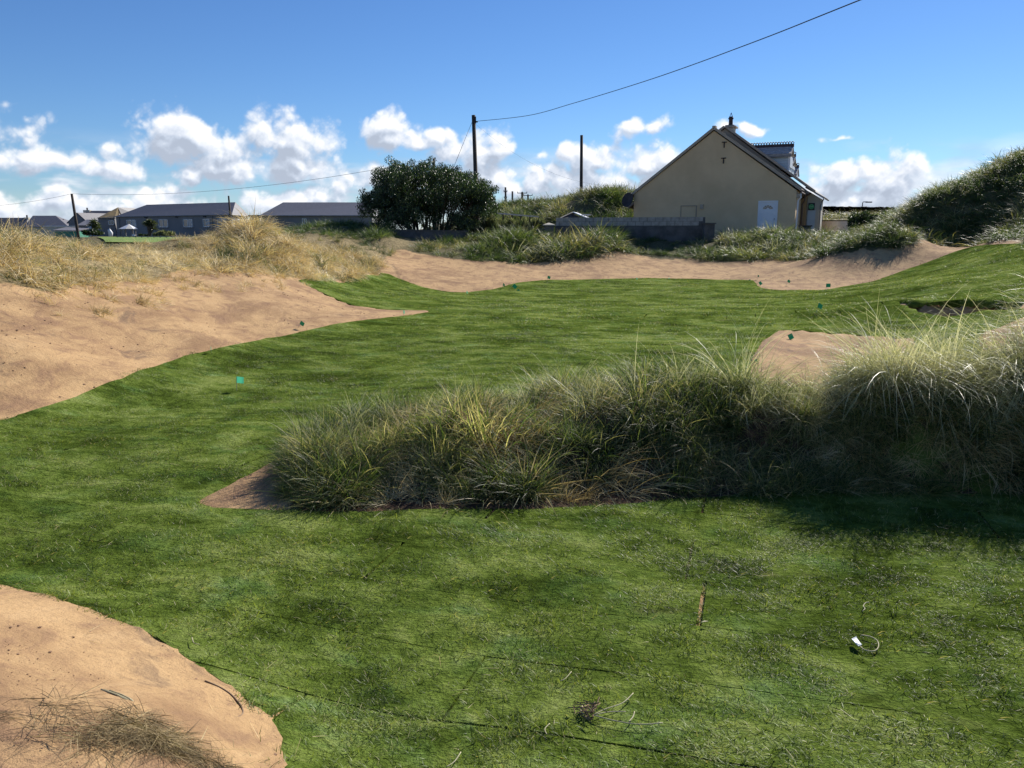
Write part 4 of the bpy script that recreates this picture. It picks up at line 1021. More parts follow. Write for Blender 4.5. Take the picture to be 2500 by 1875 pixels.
def disc(c_, r_, y_): return MB().prism([c_+hg*(r_*math.cos(a))+Vector((0,0,r_*math.sin(a))) for a in [i*math.pi/10 for i in range(20)]], ha*y_)
disc(sc_, .16, -.006).build('sign_disc', M['signg'], sg)
MB().tube([sc_-ha*.01+hg*(.11*math.cos(a))+Vector((0,0,.11*math.sin(a))) for a in [i*math.pi/10 for i in range(14)]], .014, 5).build('sign_emblem', M['signp'], sg)
hbox(W2+.02,W2+.22,A2+.48,A2+.49,3.49,3.53).build('sign_emblem', M['signp'], sg)
# ------------------------------------------------------------------ garden walls by the house
def wall_line(name, label, a, b_, ztop, zbot, th, mat, cat='wall'):
    a, b_ = Vector(a), Vector(b_); d = (b_-a); d.z = 0; n = Vector((-d.y, d.x, 0)).normalized()*th
    root = thing(name, label, cat, (a.x, a.y, zbot)); return root, a, b_, n
pa = P(1357, 530, 45.6); pb = P(1722, 531, 43.6)
zt = (pa.z+pb.z)/2
root = thing('block_wall', 'concrete block garden wall running up to the tan house', 'wall', (pa.x, pa.y, 1.0))
d = Vector((pb.x-pa.x, pb.y-pa.y, 0)); Lw = d.length; d.normalize(); n = Vector((-d.y, d.x, 0))
if n.y < 0: n = -n
WM = Matrix.Translation(Vector((pa.x, pa.y, 0))) @ Matrix(((d.x,n.x,0,0),(d.y,n.y,0,0),(0,0,1,0),(0,0,0,1)))
MB().box(0,Lw,.012,.19,zt-.50,zt-.008,WM).build('mortar_bed', M['mortar'], root)
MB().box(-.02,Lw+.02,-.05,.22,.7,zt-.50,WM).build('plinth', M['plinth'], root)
bme = MB().box(-.2,.2,-.1,.1,-.108,.108).mesh('block', M['block'])
bmh = MB().box(-.1,.1,-.1,.1,-.108,.108).mesh('block', M['block'])
def place(me, name, parent, loc, ang):
    o = bpy.data.objects.new(name, me); COL.objects.link(o); o.parent = parent; o.location = Vector(loc)-ORG[parent.name]; o.rotation_euler = (0,0,ang); return o
ang = math.atan2(d.y, d.x)
for r_ in range(2):
    k = 0; x0 = 0.0 if r_ == 0 else -.21
    while x0 < Lw:
        c_ = x0+.21
        if c_ - .2 >= -.02 and c_+.2 <= Lw+.05: place(bme, 'block', root, WM @ Vector((c_, .1+R.uniform(-.006,.006), zt-.11-r_*.228)), ang)
        elif c_ - .2 < 0: place(bmh, 'block', root, WM @ Vector((.1, .1, zt-.11-r_*.228)), ang)
        x0 += .42
# pier at the right end
pr_ = thing('wall_pier', 'dark square pier at the right end of the block wall', 'pier', P(1730,560,43.2))
po = P(1730, 545, 43.2); MB().box(po.x-.27,po.x+.27,po.y-.25,po.y+.25,.8,P(0,547,43.2).z).build('shaft', M['plinth'], pr_)
MB().box(po.x-.33,po.x+.33,po.y-.31,po.y+.31,P(0,547,43.2).z,P(0,544,43.2).z).build('coping', M['mortar'], pr_)
# left pier with pale cap
po = P(1340, 548, 45.0); pr_ = thing('capped_pier', 'stone pier with a pale pointed cap at the left end of the block wall', 'pier', (po.x,po.y,.9))
MB().box(po.x-.26,po.x+.26,po.y-.26,po.y+.26,.8,po.z-.06).build('shaft', M['plinth'], pr_)
c0 = [Vector((po.x+sx*.33, po.y+sy*.33, po.z-.06)) for sx,sy in ((-1,-1),(1,-1),(1,1),(-1,1))]
MB().add(c0+[v+Vector((0,0,.05)) for v in c0]+[Vector((po.x,po.y,po.z+.10))], [(3,2,1,0),(0,1,5,4),(1,2,6,5),(2,3,7,6),(3,0,4,7),(4,5,8),(5,6,8),(6,7,8),(7,4,8)]).build('cap', M['render_cream'], pr_)
# lower wall left of the pier, stepping down
def low_wall(name, label, pxa, pxb, ya, yb, da, db, mat, blocks=False):
    a = P(pxa, ya, da); b_ = P(pxb, yb, db); root = thing(name, label, 'wall', (a.x, a.y, .8))
    dd = Vector((b_.x-a.x, b_.y-a.y, 0)).normalized(); nn = Vector((-dd.y, dd.x, 0))*.2
    lo = .6
    MB().prism([Vector((a.x,a.y,lo)), Vector((b_.x,b_.y,lo)), Vector((b_.x,b_.y,b_.z-.06)), Vector((a.x,a.y,a.z-.06))], nn).build('wall_body', mat, root)
    MB().prism([a-nn*.15+Vector((0,0,-.06)), b_-nn*.15+Vector((0,0,-.06)), b_-nn*.15, a-nn*.15], nn*1.3).build('coping', M['mortar'], root)
    return root
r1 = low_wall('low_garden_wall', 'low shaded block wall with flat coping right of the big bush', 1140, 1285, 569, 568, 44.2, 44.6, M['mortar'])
a = P(1140,569,44.2); b_ = P(1285,568,44.6)
for r_ in range(3):
    L_ = (b_-a).length; k = 0
    while k*.45 < L_-.4:
        c_ = a + (b_-a).normalized()*(k*.45+.22+(r_%2)*.2) + Vector((0,-.015,-.2-r_*.235))
        place(bme, 'block', r1, c_+Vector((0,.09,0)), math.atan2((b_-a).y, (b_-a).x)); k += 1
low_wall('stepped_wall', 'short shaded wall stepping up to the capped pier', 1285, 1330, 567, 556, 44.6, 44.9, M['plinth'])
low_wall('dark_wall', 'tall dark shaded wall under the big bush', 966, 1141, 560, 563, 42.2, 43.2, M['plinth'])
# shed behind the wall, sunlight painted into its roof: right slope white, left dark
r_ = thing('small_shed', 'small shed with a sunlit white roof edge behind the block wall', 'shed', P(1395,560,50))
A_ = P(1372,533,49); B_ = P(1402,519,50); C_ = P(1428,533,49)
lo = Vector((0,0,-1.4))
MB().prism([A_+lo, C_+lo, C_+Vector((-.05,0,-.02)), B_+Vector((-.15,0,-.05)), A_+Vector((.02,0,-.02))], Vector((0,1.6,0))).build('shed_wall', M['plinth'], r_)
slab(B_+Vector((-.1,-.1,0)), C_+Vector((.1,-.1,0)), C_+Vector((.5,1.8,.0)), B_+Vector((.3,1.8,0)), .05).build('roof', M['white'], r_)
slab(A_+Vector((-.1,-.1,0)), B_+Vector((-.1,-.1,0)), B_+Vector((.3,1.8,0)), A_+Vector((.3,1.8,0)), .05).build('roof', M['slate'], r_)
# bird table
r_ = thing('bird_table', 'pale wooden stand poking up behind the block wall', 'stand', P(1431,560,50))
tp = P(1431,524,50); MB().box(tp.x-.27,tp.x+.27,tp.y-.15,tp.y+.15,tp.z-.04,tp.z+.02).build('table_top', M['rail'], r_)
for s in (-1,1): MB().box(tp.x+s*.1-.03,tp.x+s*.1+.03,tp.y-.03,tp.y+.03,1.4,tp.z-.04).build('leg', M['rail'], r_)
# rail fence behind the flax
r_ = thing('rail_fence', 'pale top rail fence behind the silvery shrubs', 'fence', P(1165,560,57))
f0 = P(1165,518,57); f1 = P(1316,531,55)
MB().prism([f0, f1, f1+Vector((0,0,.09)), f0+Vector((0,0,.09))], Vector((0,.05,0))).build('rail', M['rail'], r_)
MB().prism([f0+Vector((0,.02,-.5)), f1+Vector((0,.02,-.5)), f1+Vector((0,.02,-.42)), f0+Vector((0,.02,-.42))], Vector((0,.03,0))).build('rail', M['wood'], r_)
for k in range(8):
    p = f0.lerp(f1, k/7); MB().box(p.x-.05,p.x+.05,p.y+.055,p.y+.15,1.2,p.z+.06).build('post', M['wood'], r_)
# white wall, stone wall and street lamp right of the house
r_ = thing('white_low_wall', 'low pale rendered wall with dark coping right of the house', 'wall', P(2005,560,52))
a = P(2002,540,55); b_ = P(2078,540,50); nn = Vector((.03,.2,0))
MB().prism([Vector((a.x,a.y,1.2)), Vector((b_.x,b_.y,1.2)), b_, a], nn).build('wall_body', M['white'], r_)
MB().prism([a+Vector((0,-.03,0)), b_+Vector((0,-.03,0)), b_+Vector((0,-.03,.07)), a+Vector((0,-.03,.07))], nn*1.3).build('coping', M['plinth'], r_)
a = P(1996,524,56); b_ = P(2006,524,56)
g_ = thing('gate_pillar', 'narrow pale gate pillar beside the porch', 'pillar', (a.x,a.y,1.5))
MB().box(a.x,b_.x+.1,a.y,a.y+.4,1.3,a.z).build('shaft', M['render_cream'], g_); MB().box(a.x-.05,b_.x+.15,a.y-.05,a.y+.45,a.z,a.z+.08).build('coping', M['plinth'], g_)
bx_ = P(1969,553,44.8); g_ = thing('garden_bin', 'dark box standing in the grass before the house corner', 'box', (bx_.x,bx_.y,1.3))
MB().box(bx_.x-.24,bx_.x+.24,bx_.y,bx_.y+.4,1.2,bx_.z).build('body', M['plinth'], g_); MB().box(bx_.x-.3,bx_.x+.3,bx_.y-.05,bx_.y+.45,bx_.z,bx_.z+.06).build('lid', M['dark'], g_)
sw_ = thing('dry_stone_wall', 'long dark dry stone wall on the far bank right of the house', 'wall', P(1996,510,80))
for k in range(95):
    for r_ in range(2):
        px = 1994 + k*1.95 + R.uniform(-.5,.5); c_ = P(px, 513-r_*4.6+R.uniform(-.8,.8)+.02*k, 80)
        s = R.uniform(.12,.2); 
        bm = MB(); vs8 = []
        for sz in (-1,1):
            for sy in (-1,1):
                for sx in (-1,1): vs8.append(c_+Vector((sx*s*R.uniform(.7,1.1), sy*.2, sz*s*R.uniform(.7,1.1))))
        bm.add(vs8, [(0,2,3,1),(4,5,7,6),(0,1,5,4),(2,6,7,3),(1,3,7,5),(0,4,6,2)]); bm.build('stone', M['stone'], sw_)
a = P(1990,528,80.4); b_ = P(2185,528,80.4); MB().box(a.x,b_.x,80.25,80.6,2.2,P(0,514,80).z).build('wall_core', M['stone'], sw_)
lm = P(2106,512,86); r_ = thing('street_lamp', 'grey street lamp above the far stone wall', 'street lamp', (lm.x,lm.y,1.5))
tp = P(2106,494.5,86); MB().tube([Vector((lm.x,lm.y,1.5)), tp, tp+Vector((.04,0,.06)), tp+Vector((.5,0,.08))], .05).build('pole', M['trimgrey'], r_)
MB().box(tp.x+.35,tp.x+.95,tp.y-.12,tp.y+.12,tp.z-.02,tp.z+.1).build('lamp_head', M['trimgrey'], r_)

# ------------------------------------------------------------------ poles and wires
def pole(label, px0, y0, px1, y1, d, r0=.13, r1=.10, arms=None, zb=None, group='wooden poles along the skyline'):
    a = P(px1, y1, d); b_ = P(px0, y0, d); zz = zb if zb is not None else 1.0
    k = (a.z-zz)/(b_.z-a.z); a2 = a-(b_-a)*k
    o = thing('utility_pole', label, 'utility pole', a2, group)
    MB().tube([a2, a, b_], [r0*1.05, r0, r1], 8).build('pole', M['wood'], o, True)
    if arms:
        for (w, dz_) in arms:
            MB().box(b_.x-w,b_.x+w,b_.y-.16,b_.y-.08,b_.z-dz_-.1,b_.z-dz_).build('crossarm', M['wood'], o)
            for s in (-.92,0,.92): MB().tube([Vector((b_.x+s*w,b_.y-.12,b_.z-dz_)), Vector((b_.x+s*w,b_.y-.12,b_.z-dz_+.18))], .05).build('insulator', M['trimgrey'], o)
    return b_, o
T1, o1 = pole('tallest wooden pole rising out of the big bush', 1156, 281, 1166, 560, 50, .14, .11)
MB().box(T1.x-.02,T1.x+.25,T1.y-.04,T1.y+.04,T1.z-.42,T1.z-.34).build('bracket', M['dark'], o1)
MB().box(T1.x-.09,T1.x+.16,T1.y-.14,T1.y-.1,T1.z-.5,T1.z-.1).build('plate', M['dark'], o1)
for k in range(14): pass
T2, _ = pole('plain wooden pole above the grassy hill left of the house', 1420, 330, 1419, 470, 70, .14, .12, zb=3)
T3, _ = pole('leaning pole beside the white lean-to at far left', 175, 473, 191, 575, 90, .17, .13, zb=1.2)
T4, _ = pole('thin leaning pole in front of the long grey building', 558, 478, 566, 570, 95, .13, .1, zb=1.2)
T5, _ = pole('pole whose tip just clears the top of the big bush', 1059, 387, 1062, 520, 66, .13, .1)
T6, _ = pole('small far pole with side pegs right of the big bush', 1234, 457, 1235, 505, 120, .16, .13, arms=[(.25,.6),(.2,1.5)])
pole('short bare far pole between the pegged and T-shaped ones', 1251, 467, 1251, 505, 125, .16, .13)
pole('left far pole with a T crossarm', 1275, 469, 1275, 505, 125, .2, .16, arms=[(.75,.1)])
pole('right far pole with a T crossarm', 1289, 475, 1289.5, 505, 130, .18, .14, arms=[(.72,.1)])
pole('stub of a post on the hill left shoulder', 1363, 477, 1364, 500, 72, .06, .05, group='posts on the hill')
def wire(label, a, b_, sag, rad=.012, n=28):
    a, b_ = Vector(a), Vector(b_); pts = [a.lerp(b_, k/n)-Vector((0,0,4*sag*(k/n)*(1-k/n))) for k in range(n+1)]
    o = MB().tube(pts, rad, 4).build('overhead_wire', M['wire'], smooth=True); tag(o, label, 'wire'); return o
wend = P(2115, -8, 17.)
T1w = T1+Vector((.2,0,-.35))
# the near span hangs in a slack curve
mid_pts = [T1w, P(1290,282,43), P(1400,252,38), P(1500,222,34.5), P(1600,190,31), P(1700,155,28), P(1800,118,25.3), P(1900,80,22.6), P(2000,40,20), P(2100,0,17.8), P(2260,-62,14)]
def cr(ps, n=8):
    out_ = []
    for i in range(len(ps)-1):
        p0 = ps[max(i-1,0)]; p1 = ps[i]; p2 = ps[i+1]; p3 = ps[min(i+2,len(ps)-1)]
        for k in range(n):
            s = k/n; out_.append(.5*((2*p1)+(p2-p0)*s+(2*p0-5*p1+4*p2-p3)*s*s+(3*p1-p0-3*p2+p3)*s**3))
    return out_+[ps[-1]]
o = MB().tube(cr([Vector(p) for p in mid_pts]), .014, 5).build('overhead_wire', M['wire'], smooth=True); tag(o, 'thick twisted wire climbing from the tall pole to the top right', 'wire')
wire('thin wire from the left edge to the leaning pole', P(-150,505,95), T3, .5, .013)
wire('long wire from the leaning pole to the pole tip behind the bush', T3, T5, 1.0, .013)
wire('thin wire from the bush-top pole to the pegged far pole', T5, T6, .9, .012)
wire('thin wire from the tall pole towards the house', T1+Vector((.1,0,-.5)), P(1540,452,51.5), 1.1, .004)
g0 = T1+Vector((-.05,0,-.3)); g1 = P(1106,412,48); 
wire('guy wire running down the left of the tall pole', g0, g1, 0, .014, 2)
ins = thing('guy_insulator', 'small dark insulator on the guy wire above the bush', 'insulator', g1)
MB().tube([g1+Vector((0,0,.05)), g1+Vector((-.02,0,-.02)), g1+Vector((-.05,0,-.16)), g1+Vector((-.07,0,-.22))], [.04,.09,.09,.03], 8).build('body', M['trimgrey'], ins)
MB().tube([g1+Vector((-.07,0,-.2)), P(1096,440,47.6)], .014, 5).build('tail_wire', M['wire'], ins)

# ------------------------------------------------------------------ far buildings
def bquad(root, name, mat, pts, th=.12, part=None):
    pts = [Vector(p) for p in pts]; n = (pts[1]-pts[0]).cross(pts[2]-pts[0]).normalized()
    cen = sum(pts, Vector())/len(pts)
    if n.dot(Vector((0,0,CAMH))-cen) > 0: n = -n
    return MB().prism(pts, n*th).build(name, mat, root if part is None else part)
def low(p, z=1.2): return Vector((p.x, p.y, z))
def hip_building(name, label, C1, C2, C3, R1, R2, wm=None, rm=None, zg=1.2, over=.35):
    """C1..C2 front eave, C3 far end of the right-hand side eave, R1..R2 ridge"""
    wm = wm or M['greywall']; rm = rm or M['slate']
    root = thing(name, label, 'building', low(C1, zg))
    C4 = C1+(C3-C2); cs = [C1,C2,C3,C4]; cen = sum(cs, Vector())/4
    ws = [c_.lerp(Vector((cen.x,cen.y,c_.z)), .03)-Vector((0,0,.05)) for c_ in cs]
    w = MB(); w.add([low(c_,zg) for c_ in ws]+ws, [(0,1,5,4),(1,2,6,5),(2,3,7,6),(3,0,4,7),(4,5,6,7)]); w.build('wall', wm, root)
    rr = MB().add(cs+[R1,R2], [(0,1,5,4),(1,2,5),(2,3,4,5),(3,0,4),(3,2,1,0)]); rr.build('roof', rm, root)
    for a, b_ in ((C1,C2),(C2,C3)):
        MB().tube([a+Vector((0,-.05,-.02)), b_+Vector((0,-.05,-.02))], .08, 5).build('gutter', M['trimgrey'], root)
    return root, ws
def window_on(root, a, b_, t0, t1, z0, z1, mat2=None):
    """window on the wall line a-b (fractions t0..t1)"""
    dd = (b_-a); dd.z = 0; L_ = dd.length; dd.normalize(); n = Vector((dd.y, -dd.x, 0))
    if n.y > 0: n = -n
    Wm = Matrix.Translation(Vector((a.x,a.y,0))) @ Matrix(((dd.x,-n.x,0,0),(dd.y,-n.y,0,0),(0,0,1,0),(0,0,0,1)))
    x0, x1 = t0*L_, t1*L_; fw = .07
    w = MB()
    for q_ in ((x0,x1,z0,z0+fw),(x0,x1,z1-fw,z1),(x0,x0+fw,z0,z1),(x1-fw,x1,z0,z1),((x0+x1)/2-fw/2,(x0+x1)/2+fw/2,z0,z1)): w.box(q_[0],q_[1],-.09,.02,q_[2],q_[3],Wm)
    f_ = w.build('window', M['white'], root)
    xm = (x0+x1)/2
    MB().box(x0+fw,xm-fw/2,-.04,.01,z0+fw,z1-fw,Wm).build('pane', M['glass'], f_)
    MB().box(xm+fw/2,x1-fw,-.04,.01,z0+fw,z1-fw,Wm).build('pane', mat2 or M['glass'], f_)
    MB().box(x0-.08,x1+.08,-.16,.0,z0-.09,z0,Wm).build('sill', M['trimgrey'], f_)
DA0, DA1 = 137, 122
C1 = P(278,529.5,DA0); C2 = P(566,524,DA1); C3 = P(609,524.5,131); zE = (C1.z+C2.z)/2; 
for c_ in (C1,C2,C3): c_.z = zE
R1 = P(358,497.5,140); R2 = P(574.7,496,129); R1.z = R2.z = (R1.z+R2.z)/2
A_root, ws = hip_building('long_bungalow', 'long grey single storey building with hipped slate roof and five front windows', C1, C2, C3, R1, R2)
def frac(px, a, b_):
    lo_, hi_ = 0., 1.
    for _ in range(40):
        m_ = (lo_+hi_)/2; p = a.lerp(b_, m_); q_ = CX + F*p.x/(cp*p.y+(CAMH-p.z)*sp)
        if q_ < px: lo_ = m_
        else: hi_ = m_
    return (lo_+hi_)/2
for (pc_, hw, m2) in ((320,11,M['curtain']),(398,11,M['glass']),(458,11,M['curtain']),(503,7.5,M['curtain']),(541,10.5,M['glass'])):
    window_on(A_root, ws[0], ws[1], frac(pc_-hw, ws[0], ws[1]), frac(pc_+hw, ws[0], ws[1]), zE-1.75, zE-.55, m2)
window_on(A_root, ws[1], ws[2], .38, .68, zE-1.8, zE-.6)
for px in (290, 517):
    f_ = frac(px, ws[0], ws[1]); p = ws[0].lerp(ws[1], f_); MB().tube([p+Vector((0,-.1,0)), low(p)+Vector((0,-.1,0))], .06, 5).build('downpipe', M['trimgrey'], A_root)
for px in (357, 432, 500, 552):
    f_ = frac(px, ws[0], ws[1]); p = ws[0].lerp(ws[1], f_); MB().box(p.x-.2,p.x+.2,p.y-.3,p.y-.05,p.z-.25,p.z-.02).build('lamp', M['dark'], A_root)
# wing left of it
C1 = P(238,532,139); C2 = P(280,532,139); C3 = P(292,531,150); R1 = P(287,506.5,144); R2 = P(289,506.5,146)
w_root, ws2 = hip_building('bungalow_wing', 'grey wing with lichen stained roof at the left of the long building', C1, C2, C3, R1, R2, rm=M['lichen'])
window_on(w_root, ws2[0], ws2[1], .62, .95, P(0,549,139).z, P(0,538,139).z)
bquad(w_root, 'roof', M['slate_l'], [P(288,506,146), P(330,508,150), P(345,528,150), P(298,528,146)], .2)
# second long building behind the mound
C1 = P(632,526.5,112); C2 = P(912,526.5,108); C3 = P(935,526,122); R1 = P(691,494,120); R2 = P(905,494,118)
B_root, wsB = hip_building('slate_roofed_hall', 'second long grey building mostly hidden behind the grassy mound', C1, C2, C3, R1, R2)
window_on(B_root, wsB[0], wsB[1], .38, .42, 2.6, 3.9)
r_ = thing('cream_annex', 'small cream flat roofed annex between the two long buildings', 'building', P(617,560,125))
a = P(610,529,125); b_ = P(634,529,125); MB().box(a.x,b_.x,125,130,1.2,a.z).build('wall', M['render_cream'], r_); MB().box(a.x-.2,b_.x+.2,124.7,130,a.z,a.z+.25).build('roof', M['slate'], r_)
# houses at far left
def ridge_house(name, label, px0, px1, yr, ye, d, dep=7, wm=None, rm=None, hip=0, chimneys=(), skew=0., hip2=None):
    """roof with its ridge parallel to the picture; hip = how far the ridge is pulled in, in photograph columns"""
    wm = wm or M['render_cream']; rm = rm or M['slate_l']; hip2 = hip if hip2 is None else hip2
    root = thing(name, label, 'house', low(P(px0,ye,d)))
    a = P(px0,ye,d); b_ = P(px1,ye,d-skew); k = Vector((0,dep,0)); r0 = P(px0+hip,yr,d+dep/2); r1 = P(px1-hip2,yr,d-skew+dep/2); r1.z = r0.z; b_.z = a.z
    MB().add([a,b_,b_+k,a+k,r0,r1], [(0,1,5,4),(1,2,5),(2,3,4,5),(3,0,4),(3,2,1,0)]).build('roof', rm, root)
    i_ = Vector((.25,.3,-.03)); j_ = Vector((-.25,.3,-.03))
    MB().add([low(a+i_),low(b_+j_),low(b_+k-Vector((.25,.3,0))),low(a+k-Vector((-.25,.3,0))),a+i_,b_+j_,b_+k+Vector((-.25,-.3,-.03)),a+k+Vector((.25,-.3,-.03))],[(0,1,5,4),(1,2,6,5),(2,3,7,6),(3,0,4,7),(4,5,6,7)]).build('wall', wm, root)
    for (px, y0, w) in chimneys:
        c_ = P(px, y0, d+dep/2); MB().box(c_.x-w,c_.x+w,c_.y-.4,c_.y+.4,r0.z-1.,c_.z).build('chimney', M['render_cream'], root)
        MB().tube([c_, c_+Vector((0,0,.5))], .16, 8).build('chimney_pot', M['pot'], root)
    return root
ridge_house('dark_roofed_house', 'low dark roofed house at the left edge of the picture', -60, 66, 531.5, 556, 170, chimneys=((66,531,.5),), rm=M['slate'])
ridge_house('hip_roofed_house', 'grey hip roofed house second from the left edge', 58, 168, 526.5, 554, 165, rm=M['slate_l'], hip=22, hip2=32, chimneys=((155,541,.35),))
ridge_house('black_roofed_house', 'black roofed house behind with a chimney at its left end', 209, 300, 514.5, 538, 172, rm=M['slate'], chimneys=((213,513,.7),))
# gable-fronted grey house
gr = thing('gable_fronted_house', 'small grey house with its gable towards the leaning pole', 'house', P(187,575,150))
a = P(167,543,150); b_ = P(210,542,150); ap = P(187.5,520.5,150); k = Vector((3.6,10,0))
MB().prism([low(a), low(b_), b_, ap-Vector((0,0,.1)), a], k).build('wall', M['greywall'], gr)
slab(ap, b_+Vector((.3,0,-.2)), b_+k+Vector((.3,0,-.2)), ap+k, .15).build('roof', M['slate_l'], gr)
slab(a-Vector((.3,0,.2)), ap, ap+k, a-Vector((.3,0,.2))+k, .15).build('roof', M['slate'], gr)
# white lean-to
wr = thing('white_lean_to', 'white building with grey lean-to roof behind the leaning pole', 'building', P(213,575,140))
a = P(189,552,140); b_ = P(212,552,139); c_ = P(240,546,141); dd = P(227,538,141)
MB().prism([low(P(190,552,139.9)), low(b_), b_, P(190,552,139.9)], Vector((.6,3,0))).build('wall', M['greywall'], wr)
MB().prism([low(P(213,552,139)), low(c_), P(240,539.5,141), P(226,546,140)+Vector((0,0,0)), P(213,552,139)], Vector((-.5,3,0))).build('gable_wall', M['white'], wr)
slab(a+Vector((0,-.2,0)), b_+Vector((0,-.2,0)), P(239,538.5,142), P(212,538,145), .15).build('roof', M['slate_l'], wr)
r_ = thing('cream_wall', 'long cream garden wall in front of the far left houses', 'wall', P(107,575,130)); a = P(104,553,130); b_ = P(186,553,130)
MB().box(a.x,b_.x,130,130.3,1.0,a.z).build('wall_body', M['render_cream'], r_); MB().box(a.x,b_.x,129.9,130.4,a.z,a.z+.1).build('coping', M['white'], r_)
r_ = thing('green_roofed_shed', 'low shed with grey roof and green side below the cream wall', 'shed', P(160,575,110))
a = P(133,562,110); b_ = P(190,565,110); MB().box(a.x,b_.x,110,113,1.0,b_.z).build('wall', M['tarp'], r_); slab(a+Vector((-.1,-.3,-.05)), b_+Vector((.1,-.3,.05)), b_+Vector((0,3,.35)), a+Vector((0,3,.35)), .08).build('roof', M['slate_l'], r_)
# low fence rail in front of the long building
r_ = thing('low_fence', 'low dark rail fence in front of the long grey building', 'fence', P(390,585,100)); a = P(285,576.5,100); b_ = P(540,577,100)
for dz_ in (0, -.45): MB().box(a.x,b_.x,100,100.06,a.z+dz_-.1,a.z+dz_).build('rail', M['trimgrey'], r_)
for k in range(18): 
    x_ = a.x+(b_.x-a.x)*k/17; MB().box(x_-.06,x_+.06,100.07,100.17,.9,a.z+.05).build('post', M['wood'], r_)
# pale statue / cover
sp_ = P(270,578,108); r_ = thing('white_cover', 'small white shape standing by the wall left of the gazebo', 'ornament', sp_)
MB().tube([sp_, sp_+Vector((.05,0,.5)), sp_+Vector((-.1,0,.9)), sp_+Vector((.0,0,1.1))], [.25,.3,.2,.05], 8).build('body', M['white'], r_, True)
# gazebo
gz = P(314.5,578,112); r_ = thing('gazebo', 'small open gazebo with pale eight sided roof on the lawn', 'gazebo', gz)
apx = P(314.5,547,112); er = 1.24; ez = P(0,558.5,112).z
for k in range(8):
    a0, a1 = k*math.pi/4+.2, (k+1)*math.pi/4+.2
    p0 = Vector((gz.x+er*math.cos(a0), gz.y+er*math.sin(a0), ez)); p1 = Vector((gz.x+er*math.cos(a1), gz.y+er*math.sin(a1), ez))
    MB().prism([p0,p1,apx], Vector((0,0,-.05))).build('roof_panel', M['white'] if k%2 else M['rail'], r_)
for k in range(6):
    a0 = k*math.pi/3+.3; MB().box(gz.x+.9*math.cos(a0)-.05,gz.x+.9*math.cos(a0)+.05,gz.y+.9*math.sin(a0)-.05,gz.y+.9*math.sin(a0)+.05,1.0,ez).build('post', M['trimgrey'], r_)
MB().box(gz.x+.6,gz.x+1.0,gz.y-.6,gz.y-.2,1.0,gz.z+.35).build('bench', M['white'], r_)
# far mown field
fm = MB(); fc = np.array([[(*XY(260-20*j/12+i*(330+60*j/12)/12, 58+4*j),) for i in range(13)] for j in range(13)]); fz = height(fc[...,0], fc[...,1])+.12
fm.add([Vector((fc[j,i,0], fc[j,i,1], fz[j,i])) for j in range(13) for i in range(13)], [(j*13+i, j*13+i+1, j*13+i+14, j*13+i+13) for j in range(12) for i in range(12)])
fq = fm.build('field', M['field']); tag(fq, kind='structure')

# ------------------------------------------------------------------ shrubs and the big bush
M_leaf = foliage('bush_leaves', [(0.,(.012,.028,.010)),(.5,(.16,.23,.085)),(1.,(.50,.57,.30))], .25, 1.5, .4, .5, (1.1,1.2,.5), .8)
M_flax = foliage('flax_leaves', [(0.,(.08,.10,.04)),(.45,(.34,.35,.20)),(1.,(.85,.82,.58))], .5, 1.5, .35, .6, (1.,1.,.7), .9)
M_dleaf = foliage('shrub_leaves', [(0.,(.03,.05,.02)),(.5,(.07,.095,.04)),(1.,(.18,.20,.09))], .3, 1.5, .45, .4, (1.1,1.2,.5), .8)
def leaf_mesh(name, pts, size, mat, parent, up=None, seed=0, aspect=.38):
    r = np.random.default_rng(seed); n = len(pts); pts = np.asarray(pts)
    d_ = r.normal(size=(n,3)); d_[:,2] = np.abs(d_[:,2])*.9+.2; d_ /= np.linalg.norm(d_, axis=1)[:,None]
    if up is not None: d_ = d_*.5+up; d_ /= np.linalg.norm(d_, axis=1)[:,None]
    s_ = np.cross(d_, r.normal(size=(n,3))); s_ /= np.linalg.norm(s_, axis=1)[:,None]
    L_ = size*r.uniform(.6,1.3,n)[:,None]; w = L_*aspect
    V = np.stack([pts-d_*L_*.5, pts+s_*w*.5, pts+d_*L_*.5, pts-s_*w*.5], 1).reshape(-1,3) - np.array(ORG.get(parent.name, Vector()))
    me = bpy.data.meshes.new(name); me.vertices.add(4*n); me.vertices.foreach_set('co', V.astype(np.float32).ravel())
    me.loops.add(4*n); me.loops.foreach_set('vertex_index', np.arange(4*n, dtype=np.int32)); me.polygons.add(n); me.polygons.foreach_set('loop_start', np.arange(0,4*n,4,dtype=np.int32))
    me.update(calc_edges=True); me.materials.append(mat)
    a_ = me.attributes.new('bt','FLOAT','POINT'); a_.data.foreach_set('value', np.repeat(r.random(n),4).astype(np.float32))
    return link_mesh(name, me, parent)
bush = thing('big_bush', 'large dark evergreen bush with many bare stems beside the tall pole', 'bush', P(1050,580,47))
B0 = P(1050,580,47); bx0, by0 = B0.x, B0.y
outline = [(885,500),(880,516),(905,475),(915,445),(950,415),(985,403),(1020,400),(1060,402),(1090,412),(1120,428),(1150,440),(1175,455),(1190,480),(1205,500),(1190,520)]
r = np.random.default_rng(99); tips = []
for k in range(300):
    # crown surface: a broad vault; stems reach for points on and inside it
    u_ = r.uniform(-1,1); 
    px = 1045+u_*138; top_y = np.interp(px, [890,905,920,950,985,1020,1060,1090,1120,1150,1175,1205], [488,468,440,420,406,402,403,412,425,440,452,486])
    fr = r.random()**1.5; py = top_y + 8 + fr*(125 if abs(u_) < .8 else 55)
    dd = 47 + r.uniform(-1,1)*2.9*math.sqrt(max(0,1-u_*u_*.8)); tips.append(P(px, py, dd))
